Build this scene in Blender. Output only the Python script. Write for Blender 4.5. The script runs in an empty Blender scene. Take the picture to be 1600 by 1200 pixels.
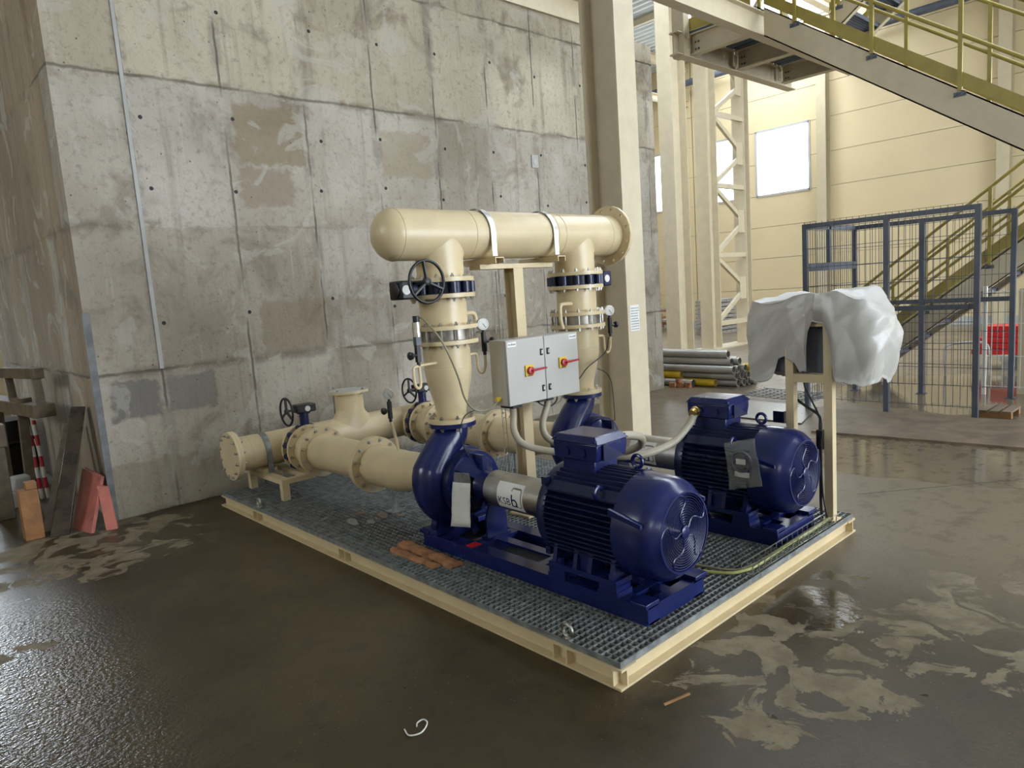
import bpy, bmesh, math, random
from mathutils import Vector, Matrix, noise as mnoise

# ------------------------------------------------------------------ camera, sky, exposure
scene = bpy.context.scene
col = scene.collection
random.seed(7)
F_PX, YAW, PITCH, ROLL = 1095.2, 0.73927, 0.12928, -0.06953
cam_d = bpy.data.cameras.new('camera'); cam = bpy.data.objects.new('camera', cam_d); col.objects.link(cam)
_f = Vector((math.sin(YAW)*math.cos(PITCH), math.cos(YAW)*math.cos(PITCH), -math.sin(PITCH)))
_r = Vector((math.cos(YAW), -math.sin(YAW), 0)); _u = _r.cross(_f)
_c, _s = math.cos(ROLL), math.sin(ROLL)
_r2 = _r*_c + _u*_s; _u2 = _u*_c - _r*_s
cam.matrix_world = Matrix(((_r2.x, _u2.x, -_f.x, 0), (_r2.y, _u2.y, -_f.y, 0), (_r2.z, _u2.z, -_f.z, 1.55), (0, 0, 0, 1)))
cam_d.sensor_fit = 'HORIZONTAL'; cam_d.sensor_width = 36; cam_d.lens = F_PX/1600*36; cam_d.clip_end = 200
scene.camera = cam
scene.view_settings.view_transform = 'Standard'; scene.view_settings.look = 'None'
scene.view_settings.gamma = 1; scene.view_settings.use_curve_mapping = False
scene.view_settings.exposure = 1.42
world = bpy.data.worlds.new('overcast_sky'); scene.world = world; world.use_nodes = True
_bg = world.node_tree.nodes['Background']; _bg.inputs[0].default_value = (.83, .915, 1.0, 1); _bg.inputs[1].default_value = 5.0
scene.cycles.max_bounces = 6; scene.cycles.diffuse_bounces = 4; scene.cycles.glossy_bounces = 3
scene.cycles.use_adaptive_sampling = True; scene.cycles.adaptive_threshold = .025; scene.cycles.adaptive_min_samples = 12
scene.cycles.transparent_max_bounces = 12; scene.cycles.caustics_reflective = False; scene.cycles.caustics_refractive = False
scene.cycles.sample_clamp_indirect = 6
scene.cycles.use_denoising = True

def portal(c, size, rot):
    d = bpy.data.lights.new('window_daylight', 'AREA'); d.shape = 'RECTANGLE'; d.size, d.size_y = size
    o = bpy.data.objects.new('window_daylight', d); o.location = c; o.rotation_euler = rot; col.objects.link(o)
    d.cycles.is_portal = True
    return o

# ------------------------------------------------------------------ mesh helpers
ORG = {}
def V(*a): return Vector(a)
def basis(d):
    d = Vector(d).normalized()
    a = Vector((0, 0, 1)) if abs(d.z) < .9 else Vector((1, 0, 0))
    u = a.cross(d).normalized(); v = d.cross(u)
    return d, u, v
class B:
    def __init__(s): s.v = []; s.f = []; s.m = []; s.cur = 0
    def add(s, vs, fs):
        n = len(s.v); s.v += [tuple(x) for x in vs]
        s.f += [tuple(i+n for i in f) for f in fs]; s.m += [s.cur]*len(fs); return s
    def box(s, x0, x1, y0, y1, z0, z1):
        if x0 > x1: x0, x1 = x1, x0
        if y0 > y1: y0, y1 = y1, y0
        if z0 > z1: z0, z1 = z1, z0
        return s.add([(x0,y0,z0),(x1,y0,z0),(x1,y1,z0),(x0,y1,z0),(x0,y0,z1),(x1,y0,z1),(x1,y1,z1),(x0,y1,z1)],
              [(0,3,2,1),(4,5,6,7),(0,1,5,4),(1,2,6,5),(2,3,7,6),(3,0,4,7)])
    def hexa(s, p): # 8 points: bottom 4 ccw, top 4 ccw
        return s.add(p, [(0,3,2,1),(4,5,6,7),(0,1,5,4),(1,2,6,5),(2,3,7,6),(3,0,4,7)])
    def bar(s, p0, p1, w, t, up=(0,0,1)): # rectangular bar; w across, t along up
        p0 = Vector(p0); p1 = Vector(p1); d = (p1-p0).normalized(); up = Vector(up)
        a = d.cross(up); a = a.normalized()*w/2; b = a.cross(d).normalized()*t/2
        return s.hexa([p0-a-b, p0+a-b, p1+a-b, p1-a-b, p0-a+b, p0+a+b, p1+a+b, p1-a+b])
    def lathe(s, o, d, prof, n=32, cap0=True, cap1=True, ph=0.0):
        o = Vector(o); d, u, v = basis(d); vs = []; fs = []
        for t, r in prof:
            for i in range(n):
                a = 2*math.pi*i/n + ph; vs.append(o + d*t + (u*math.cos(a) + v*math.sin(a))*r)
        m = len(prof)
        for j in range(m-1):
            for i in range(n):
                k = (i+1) % n; fs.append((j*n+i, j*n+k, (j+1)*n+k, (j+1)*n+i))
        if cap0: fs.append(tuple(reversed(range(n))))
        if cap1: fs.append(tuple((m-1)*n+i for i in range(n)))
        return s.add(vs, fs)
    def cyl(s, p0, p1, r0, r1=None, n=24, cap=True, ph=0.0):
        p0 = Vector(p0); p1 = Vector(p1); L = (p1-p0).length
        return s.lathe(p0, p1-p0, [(0, r0), (L, r0 if r1 is None else r1)], n, cap, cap, ph)
    def pipe(s, p0, p1, r, ri, n=24): # open pipe with wall thickness
        p0 = Vector(p0); d = Vector(p1)-p0; L = d.length
        return s.lathe(p0, d, [(0, ri), (0, r), (L, r), (L, ri), (0, ri)], n, False, False)
    def ring(s, o, d, t0, t1, ri, ro, n=36):
        return s.lathe(o, d, [(t0, ri), (t0, ro), (t1, ro), (t1, ri), (t0, ri)], n, False, False)
    def tube(s, pts, r, n=10, cap=True):
        pts = [Vector(p) for p in pts]; m = len(pts); rs = r if isinstance(r, (list, tuple)) else [r]*m
        t0 = (pts[1]-pts[0]).normalized(); _, u, v = basis(t0); vs = []; fs = []
        for j, p in enumerate(pts):
            if j == 0: t = t0
            elif j == m-1: t = (pts[-1]-pts[-2]).normalized()
            else: t = ((pts[j+1]-p).normalized() + (p-pts[j-1]).normalized()).normalized()
            u = (u - t*u.dot(t)).normalized(); v = t.cross(u)
            for i in range(n):
                a = 2*math.pi*i/n; vs.append(p + (u*math.cos(a)+v*math.sin(a))*rs[j])
        for j in range(m-1):
            for i in range(n):
                k = (i+1) % n; fs.append((j*n+i, j*n+k, (j+1)*n+k, (j+1)*n+i))
        if cap: fs.append(tuple(reversed(range(n)))); fs.append(tuple((m-1)*n+i for i in range(n)))
        return s.add(vs, fs)
    def torus(s, c, d, R, r, n=40, m=8, a0=0, a1=2*math.pi):
        c = Vector(c); d, u, v = basis(d); full = abs(a1-a0-2*math.pi) < 1e-6
        k = n if full else n+1; vs = []; fs = []
        for i in range(k):
            a = a0 + (a1-a0)*i/n; e = u*math.cos(a)+v*math.sin(a)
            for j in range(m):
                b = 2*math.pi*j/m; vs.append(c + e*(R + r*math.cos(b)) + d*(r*math.sin(b)))
        for i in range(n):
            ii = (i+1) % k
            for j in range(m):
                jj = (j+1) % m; fs.append((i*m+j, ii*m+j, ii*m+jj, i*m+jj))
        return s.add(vs, fs)
    def prism(s, poly, o, u, v, w): # polygon in (u,v) extruded by vector w
        o = Vector(o); u = Vector(u); v = Vector(v); w = Vector(w); n = len(poly)
        a = [o + u*p[0] + v*p[1] for p in poly]
        return s.add(a + [p + w for p in a], [tuple(reversed(range(n))), tuple(range(n, 2*n))] + [(i, (i+1) % n, n+(i+1) % n, n+i) for i in range(n)])
    def bolts(s, o, d, Rb, n, t0, t1, r=.0125, h=.011, ph=None, stud=True):
        o = Vector(o); d, u, v = basis(d)
        for i in range(n):
            a = 2*math.pi*(i + .5)/n if ph is None else 2*math.pi*i/n + ph
            c = o + (u*math.cos(a)+v*math.sin(a))*Rb
            s.cyl(c + d*(t0-h), c + d*t0, r, n=6); s.cyl(c + d*t1, c + d*(t1+h), r, n=6)
            if stud: s.cyl(c + d*(t0-h-.010), c + d*(t1+h+.010), r*.55, n=6)
        return s
    def holed(s, o, d, t0, t1, ri, ro, nh, Rb, rh): # flange with real bolt holes
        o = Vector(o); d, u, v = basis(d)
        def P(r, a, t): return o + d*t + (u*math.cos(a)+v*math.sin(a))*r
        for i in range(nh):
            a0 = 2*math.pi*i/nh; da = math.pi/nh; am = a0+da
            out = [(ri, a0), (ri, am), (ri, a0+2*da), (Rb, a0+2*da), (ro, a0+2*da), (ro, am), (ro, a0), (Rb, a0)]
            hol = []
            for k in range(8):
                b = math.pi*(-.75 + .25*k) # start at low r, low a
                hol.append((Rb + rh*math.cos(b + 0)*1.0, am + rh*math.sin(b)/Rb))
            # order hole so that point k faces boundary k
            hol = [(Rb - rh*.707, am - .707*rh/Rb), (Rb - rh, am), (Rb - rh*.707, am + .707*rh/Rb), (Rb, am + rh/Rb), (Rb + rh*.707, am + .707*rh/Rb), (Rb + rh, am), (Rb + rh*.707, am - .707*rh/Rb), (Rb, am - rh/Rb)]
            vs = [P(r, a, t0) for r, a in out] + [P(r, a, t0) for r, a in hol] + [P(r, a, t1) for r, a in out] + [P(r, a, t1) for r, a in hol]
            fs = []
            for k in range(8):
                q = (k+1) % 8
                fs += [(k, 8+k, 8+q, q), (16+k, 16+q, 24+q, 24+k), (8+k, 24+k, 24+q, 8+q)]
                if k in (0, 1, 4, 5): fs.append((k, q, 16+q, 16+k))
            s.add(vs, fs)
        return s
    def build(s, name, mat, parent=None, label=None, kind=None, bevel=0, flat=False, ang=38):
        me = bpy.data.meshes.new(name)
        o0 = ORG.get(parent.name, Vector((0, 0, 0))) if parent else Vector((0, 0, 0))
        me.from_pydata([(x-o0.x, y-o0.y, z-o0.z) for x, y, z in s.v], [], s.f); me.update()
        mats = mat if isinstance(mat, (list, tuple)) else [mat]
        for m in mats: me.materials.append(m)
        if len(mats) > 1: me.polygons.foreach_set('material_index', s.m)
        if not flat:
            me.polygons.foreach_set('use_smooth', [True]*len(me.polygons)); me.set_sharp_from_angle(angle=math.radians(ang))
        o = bpy.data.objects.new(name, me); col.objects.link(o)
        if parent: o.parent = parent; ORG[o.name] = o0
        if label: o['label'] = label
        if kind: o['kind'] = kind
        if bevel:
            b = o.modifiers.new('bevel', 'BEVEL'); b.width = bevel; b.segments = 2; b.limit_method = 'ANGLE'
        return o
def tag(o, label, cat, group=None, kind=None):
    if label: o['label'] = label
    if cat: o['category'] = cat
    if group: o['group'] = group
    if kind: o['kind'] = kind
    return o
def thing(name, label, cat, loc, group=None):
    o = bpy.data.objects.new(name, None); o.empty_display_size = .1; o.location = loc; col.objects.link(o)
    ORG[o.name] = Vector(loc); return tag(o, label, cat, group)
def struct(b, name, mat, label=None, **k):
    return b.build(name, mat, None, label, 'structure', **k)
def solo(b, name, mat, label, cat, group=None, **k): # a thing that is one mesh, origin moved to its base
    vs = [Vector(p) for p in b.v]
    c = Vector(((min(p.x for p in vs)+max(p.x for p in vs))/2, (min(p.y for p in vs)+max(p.y for p in vs))/2, min(p.z for p in vs)))
    b.v = [tuple(p-c) for p in vs]
    o = b.build(name, mat, None, **k); o.location = c; ORG[o.name] = c
    return tag(o, label, cat, group)
def curve(pts, k=8): # Catmull-Rom through points
    P = [Vector(p) for p in pts]; P = [P[0]*2-P[1]] + P + [P[-1]*2-P[-2]]; out = []
    for i in range(1, len(P)-2):
        a, b, c, d = P[i-1:i+3]
        for j in range(k):
            t = j/k; out.append(.5*((2*b) + (c-a)*t + (2*a-5*b+4*c-d)*t*t + (3*b-a-3*c+d)*t**3))
    out.append(P[-2]); return out
_tc = {}
def text_mesh(body, size):
    cu = bpy.data.curves.new('lettering', 'FONT'); cu.body = body; cu.size = size; cu.resolution_u = 3
    o = bpy.data.objects.new('lettering', cu); col.objects.link(o); dg = bpy.context.evaluated_depsgraph_get()
    me = bpy.data.meshes.new_from_object(o.evaluated_get(dg))
    bm = bmesh.new(); bm.from_mesh(me); q = -.4*size
    while q < size: # slice into narrow bands so it can wrap round a pipe
        bmesh.ops.bisect_plane(bm, geom=bm.verts[:]+bm.edges[:]+bm.faces[:], plane_co=(0, q, 0), plane_no=(0, 1, 0)); q += .005
    bm.verts.ensure_lookup_table(); bm.verts.index_update()
    vs = [v.co.copy() for v in bm.verts]; fs = [tuple(v.index for v in f.verts) for f in bm.faces]; bm.free()
    bpy.data.objects.remove(o); bpy.data.meshes.remove(me); return vs, fs

# ------------------------------------------------------------------ materials
class N:
    def __init__(s, name):
        s.m = bpy.data.materials.new(name); s.m.use_nodes = True; s.t = s.m.node_tree; s.p = s.t.nodes['Principled BSDF']
        s.pos = s.n('ShaderNodeNewGeometry').outputs['Position']
    def n(s, t, **k):
        x = s.t.nodes.new(t)
        for a, b in k.items(): setattr(x, a, b)
        return x
    def link(s, a, b): s.t.links.new(a, b)
    def put(s, sock, val):
        if isinstance(val, bpy.types.NodeSocket): s.link(val, sock)
        else: sock.default_value = val
    def math(s, op, a, b=None, c=None, clamp=False):
        x = s.n('ShaderNodeMath', operation=op, use_clamp=clamp); s.put(x.inputs[0], a)
        if b is not None: s.put(x.inputs[1], b)
        if c is not None: s.put(x.inputs[2], c)
        return x.outputs[0]
    def xyz(s):
        x = s.n('ShaderNodeSeparateXYZ'); s.link(s.pos, x.inputs[0]); return x.outputs
    def noise(s, scale, detail=3, rough=.55, stretch=None, dist=0):
        x = s.n('ShaderNodeTexNoise'); x.inputs['Scale'].default_value = scale; x.inputs['Detail'].default_value = detail
        x.inputs['Roughness'].default_value = rough; x.inputs['Distortion'].default_value = dist
        if stretch:
            mp = s.n('ShaderNodeMapping'); mp.inputs['Scale'].default_value = stretch; s.link(s.pos, mp.inputs[0]); s.link(mp.outputs[0], x.inputs[0])
        else: s.link(s.pos, x.inputs[0])
        return x.outputs[0]
    def ss(s, v, lo, hi, a=0.0, b=1.0):
        x = s.n('ShaderNodeMapRange', interpolation_type='SMOOTHSTEP'); s.put(x.inputs[0], v)
        for i, q in enumerate((lo, hi, a, b)): s.put(x.inputs[1+i], q)
        return x.outputs[0]
    def mix(s, f, a, b, mode='MIX'):
        x = s.n('ShaderNodeMix', data_type='RGBA', blend_type=mode); s.put(x.inputs[0], f)
        for i, q in ((6, a), (7, b)): s.put(x.inputs[i], q if isinstance(q, bpy.types.NodeSocket) else (*q[:3], 1))
        return x.outputs[2]
    def bump(s, h, strength=.3, dist=.01, normal=None):
        x = s.n('ShaderNodeBump'); x.inputs['Strength'].default_value = strength; x.inputs['Distance'].default_value = dist
        s.link(h, x.inputs['Height'])
        if normal is not None: s.link(normal, x.inputs['Normal'])
        s.link(x.outputs[0], s.p.inputs['Normal']); return x.outputs[0]
    def done(s, c=None, rough=None, metal=0, spec=None):
        if c is not None: s.put(s.p.inputs['Base Color'], c if isinstance(c, bpy.types.NodeSocket) else (*c[:3], 1))
        if rough is not None: s.put(s.p.inputs['Roughness'], rough)
        s.p.inputs['Metallic'].default_value = metal
        if spec is not None: s.p.inputs['Specular IOR Level'].default_value = spec
        return s.m
def paint(name, c, rough=.45, metal=0, var=.12, scale=6, bump=0, bs=120, dirt=0):
    k = N(name); n1 = k.noise(scale, 4); d = [x*(1-var) for x in c]; l = [min(1, x*(1+var)) for x in c]
    cc = k.mix(k.ss(n1, .3, .7), d, l)
    if dirt:
        n2 = k.noise(scale*3.1, 5, .65); cc = k.mix(k.math('MULTIPLY', k.ss(n2, .58, .75), dirt), cc, (c[0]*.35, c[1]*.3, c[2]*.25))
    if bump: k.bump(k.noise(bs, 2), bump, .003)
    r = k.math('MULTIPLY_ADD', n1, .18, rough-.09)
    return k.done(cc, r, metal)
MT = {}
MT['cream'] = paint('cream_paint', (.66, .54, .335), .33, var=.05, dirt=.12)
MT['blue'] = paint('blue_enamel', (.0085, .015, .092), .24, var=.15, bump=.08, bs=90)
MT['dblue'] = paint('dark_blue_enamel', (.0075, .0125, .055), .32, var=.2, bump=.1, bs=150)
MT['black'] = paint('black_plastic', (.012, .012, .014), .42, var=.2)
MT['steel'] = paint('zinc_plated_steel', (.62, .61, .57), .33, 1, var=.15, scale=20)
MT['bolt'] = paint('zinc_bolts', (.50, .49, .46), .3, 1, var=.25, scale=30)
MT['galv'] = paint('galvanised_grating', (.26, .275, .275), .45, .4, var=.3, scale=18)
MT['stain'] = paint('brushed_stainless', (.50, .49, .46), .36, 1, var=.1, scale=14)
MT['wafer'] = paint('brushed_valve_steel', (.30, .28, .25), .42, .9, var=.2, scale=24)
MT['grey'] = paint('grey_powder_coat', (.48, .465, .435), .45, var=.03, scale=4)
MT['dgrey'] = paint('dark_grey_paint', (.10, .11, .13), .45, var=.1)
MT['white'] = paint('white_sticker', (.80, .80, .78), .5, var=.04)
MT['paper'] = paint('white_paper', (.72, .72, .70), .6, var=.06, scale=9)
MT['yellow'] = paint('switch_yellow', (.72, .50, .06), .4, var=.05)
MT['red'] = paint('switch_red', (.42, .02, .03), .35, var=.08)
MT['ypipe'] = paint('yellow_pipe_paint', (.70, .48, .03), .38, var=.1, dirt=.3)
MT['gpipe'] = paint('bare_grey_pipe', (.48, .47, .45), .38, .55, var=.12, scale=3)
MT['hose'] = paint('grey_conduit', (.36, .32, .245), .42, var=.08)
MT['brass'] = paint('brass_gland', (.55, .38, .14), .3, 1, var=.1)
MT['cable'] = paint('cable_sheath', (.26, .23, .15), .5, var=.1)
MT['bcable'] = paint('black_cable', (.015, .015, .015), .5, var=.1)
MT['dial'] = paint('dial_white', (.75, .75, .73), .3, var=.02)
MT['beam'] = paint('cream_steel_beam', (.59, .515, .37), .42, var=.05, dirt=.06)
MT['olive'] = paint('olive_yellow_paint', (.34, .27, .055), .42, var=.1)
MT['fence'] = paint('slate_fence_paint', (.085, .10, .135), .42, var=.12)
MT['wire'] = paint('fence_wire', (.10, .11, .14), .4, .3, var=.12)
MT['wwire'] = paint('white_fence_wire', (.78, .78, .74), .4, var=.05)
MT['panel'] = paint('cream_wall_panel', (.62, .51, .31), .5, var=.03, scale=.7)
MT['flash'] = paint('wall_flashing', (.50, .43, .29), .45, var=.04)
MT['plinth'] = paint('grey_plinth', (.42, .42, .41), .8, var=.1, scale=3)
MT['roof'] = paint('corrugated_roof_deck', (.62, .66, .68), .45, var=.05, scale=2)
MT['redp'] = paint('red_lacquer', (.60, .022, .025), .32, var=.1)
MT['wood'] = paint('raw_timber', (.30, .16, .065), .7, var=.25, scale=7, bump=.3, bs=30)
MT['dwood'] = paint('dark_wet_timber', (.040, .026, .017), .28, var=.4, scale=8, bump=.35, bs=30)
MT['gwood'] = paint('weathered_timber', (.13, .095, .06), .6, var=.3, scale=9, bump=.4, bs=28)
MT['brick'] = paint('broken_bark_wood', (.33, .15, .07), .75, var=.3, scale=14, bump=.6, bs=50)
MT['plast'] = paint('white_film', (.52, .505, .48), .34, var=.04, scale=5, bump=.05, bs=18)
MT['rubble'] = paint('concrete_rubble', (.30, .29, .27), .9, var=.25, scale=12, bump=.8, bs=20)
MT['dark'] = paint('inside_black', (.006, .006, .007), .6, var=.1)
MT['pink'] = paint('pink_board', (.42, .135, .105), .33, var=.3, scale=4, dirt=.5)
def glassy(name, c, alpha, rough=.1):
    k = N(name); k.p.inputs['Alpha'].default_value = alpha; return k.done(c, rough)
MT['bagfilm'] = paint('clear_bag_film', (.40, .40, .38), .18, var=.2, scale=30, bump=.5, bs=60)
_k = MT['bagfilm'].node_tree.nodes['Principled BSDF']; _k.inputs['Alpha'].default_value = .28
def pane():
    k = N('window_pane'); g = k.n('ShaderNodeBsdfGlossy'); g.inputs['Roughness'].default_value = .02
    t = k.n('ShaderNodeBsdfTransparent'); mx = k.n('ShaderNodeMixShader'); mx.inputs[0].default_value = .06
    k.link(t.outputs[0], mx.inputs[1]); k.link(g.outputs[0], mx.inputs[2])
    k.link(mx.outputs[0], k.t.nodes['Material Output'].inputs[0]); return k.m
MT['pane'] = pane()

def concrete(name, side):
    k = N(name); x, y, z = k.xyz(); u = x if side == 'front' else y
    wob = k.noise(9, 3); wob2 = k.noise(2.2, 3)
    uu = k.math('ADD', u, k.math('MULTIPLY', k.math('SUBTRACT', wob, .5), .022))
    zz = k.math('ADD', z, k.math('MULTIPLY', k.math('SUBTRACT', k.noise(5, 3), .5), .05))
    pu = k.math('DIVIDE', k.math('SUBTRACT', uu, 1.725 if side == 'front' else 6.06), .742 if side == 'front' else .30)
    pv = k.math('DIVIDE', k.math('SUBTRACT', zz, 1.13), 1.14)
    fu = k.math('ABSOLUTE', k.math('SUBTRACT', k.math('FRACT', pu), .5)); fv = k.math('ABSOLUTE', k.math('SUBTRACT', k.math('FRACT', pv), .5))
    brk = k.ss(k.noise(1.7, 3), .40, .56)
    su = k.math('MULTIPLY', k.ss(fu, .478, .497), brk); sv = k.math('MULTIPLY', k.ss(fv, .484, .498), k.ss(k.noise(1.3, 2), .38, .58))
    sv = k.math('MULTIPLY', sv, k.math('MAXIMUM', k.math('MAXIMUM', k.ss(z, 3.1, 3.3), k.ss(z, 1.5, 1.3)), .30))
    band = k.ss(fu, .44, .49)
    wn = k.n('ShaderNodeTexWhiteNoise', noise_dimensions='2D'); cv = k.n('ShaderNodeCombineXYZ')
    k.link(k.math('FLOOR', pu), cv.inputs[0]); k.link(k.math('FLOOR', k.math('ADD', pv, k.math('MULTIPLY', k.math('SUBTRACT', wob2, .5), .12))), cv.inputs[1]); k.link(cv.outputs[0], wn.inputs[0]); cell = wn.outputs[0]
    if side == 'front':
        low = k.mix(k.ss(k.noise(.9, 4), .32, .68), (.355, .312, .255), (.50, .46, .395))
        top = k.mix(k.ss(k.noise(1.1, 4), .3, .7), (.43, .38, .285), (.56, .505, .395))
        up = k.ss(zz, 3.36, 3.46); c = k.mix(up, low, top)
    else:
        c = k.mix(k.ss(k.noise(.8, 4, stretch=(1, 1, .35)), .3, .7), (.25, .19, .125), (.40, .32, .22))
    # panel-to-panel tint from different form boards
    c = k.mix(k.math('MULTIPLY', k.math('GREATER_THAN', cell, .72), .30), c, (.27, .215, .15))
    c = k.mix(k.math('MULTIPLY', k.math('LESS_THAN', cell, .22), .28), c, (.52, .50, .46))
    # vertical run marks and blotches
    run = k.ss(k.noise(1.0, 4, .6, stretch=(11, 11, .55)), .52, .74)
    c = k.mix(k.math('MULTIPLY', run, .50), c, (.19, .158, .12))
    run2 = k.ss(k.noise(1.0, 3, .6, stretch=(16, 16, .8), dist=.4), .60, .74)
    c = k.mix(k.math('MULTIPLY', run2, .30), c, (.58, .56, .52))
    blot = k.ss(k.noise(1.6, 4, .65, dist=.6), .54, .72); c = k.mix(k.math('MULTIPLY', blot, .62), c, (.165, .128, .088))
    fine = k.ss(k.noise(19, 4, .75), .50, .72); c = k.mix(k.math('MULTIPLY', fine, .48), c, (.155, .135, .11))
    def patch(u0, u1, z0, z1, colr, amt):
        nonlocal c
        w = k.math('MULTIPLY', k.math('SUBTRACT', k.noise(11, 3), .5), .13)
        a = k.math('ADD', u, w); b = k.math('ADD', z, w)
        m = k.math('MULTIPLY', k.math('MULTIPLY', k.ss(a, u0-.02, u0+.02), k.ss(a, u1+.02, u1-.02)), k.math('MULTIPLY', k.ss(b, z0-.02, z0+.02), k.ss(b, z1+.02, z1-.02)))
        c = k.mix(k.math('MULTIPLY', m, amt), c, colr)
    if side == 'front':
        patch(1.34, 1.69, .76, 1.07, (.175, .165, .155), .85); patch(1.74, 2.14, .78, 1.07, (.18, .17, .155), .75)
        patch(2.55, 3.16, 2.80, 3.30, (.255, .205, .135), .75); patch(2.55, 3.02, 2.45, 2.76, (.26, .205, .145), .6)
        patch(3.99, 4.60, 2.78, 3.22, (.33, .27, .18), .55); patch(2.6, 3.3, 1.15, 1.62, (.25, .195, .14), .55)
        patch(3.3, 4.4, 1.0, 1.6, (.24, .20, .155), .4)
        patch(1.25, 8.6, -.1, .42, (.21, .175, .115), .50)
    leak = k.math('MULTIPLY', k.ss(fu, .40, .485), k.ss(k.noise(2.1, 4, .7, dist=.8), .46, .60)); leak = k.math('MAXIMUM', leak, k.math('MULTIPLY', k.ss(fv, .445, .49), k.ss(k.noise(2.7, 4, .7, dist=.8), .47, .60)))
    c = k.mix(k.math('MULTIPLY', leak, .55), c, (.155, .13, .10))
    pale = k.math('MULTIPLY', k.ss(k.noise(1.9, 4, .6, dist=1.2), .57, .63), .45); c = k.mix(pale, c, (.50, .475, .42))
    spots = k.n('ShaderNodeTexVoronoi'); spots.inputs['Scale'].default_value = 13; k.link(k.pos, spots.inputs['Vector'])
    dsp = k.math('MULTIPLY', k.ss(spots.outputs['Distance'], .11, .06), k.ss(k.noise(3, 2), .45, .65)); c = k.mix(k.math('MULTIPLY', dsp, .7), c, (.10, .085, .07))
    c = k.mix(k.math('MULTIPLY', band, .18), c, (.55, .53, .48))
    c = k.mix(k.math('MULTIPLY', su, .78), c, (.10, .085, .065)); c = k.mix(k.math('MULTIPLY', sv, .72), c, (.11, .095, .072))
    h = k.math('ADD', k.math('MULTIPLY', k.noise(45, 4, .65), .5), k.math('MULTIPLY', k.noise(4, 2), .8))
    h = k.math('SUBTRACT', h, k.math('MULTIPLY', su, .55)); h = k.math('SUBTRACT', h, k.math('MULTIPLY', sv, .55)); h = k.math('SUBTRACT', h, dsp)
    k.bump(h, .6, .022)
    return k.done(c, .88, spec=.25)
MT['concF'] = concrete('cast_concrete_front', 'front'); MT['concL'] = concrete('cast_concrete_side', 'side')

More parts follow.
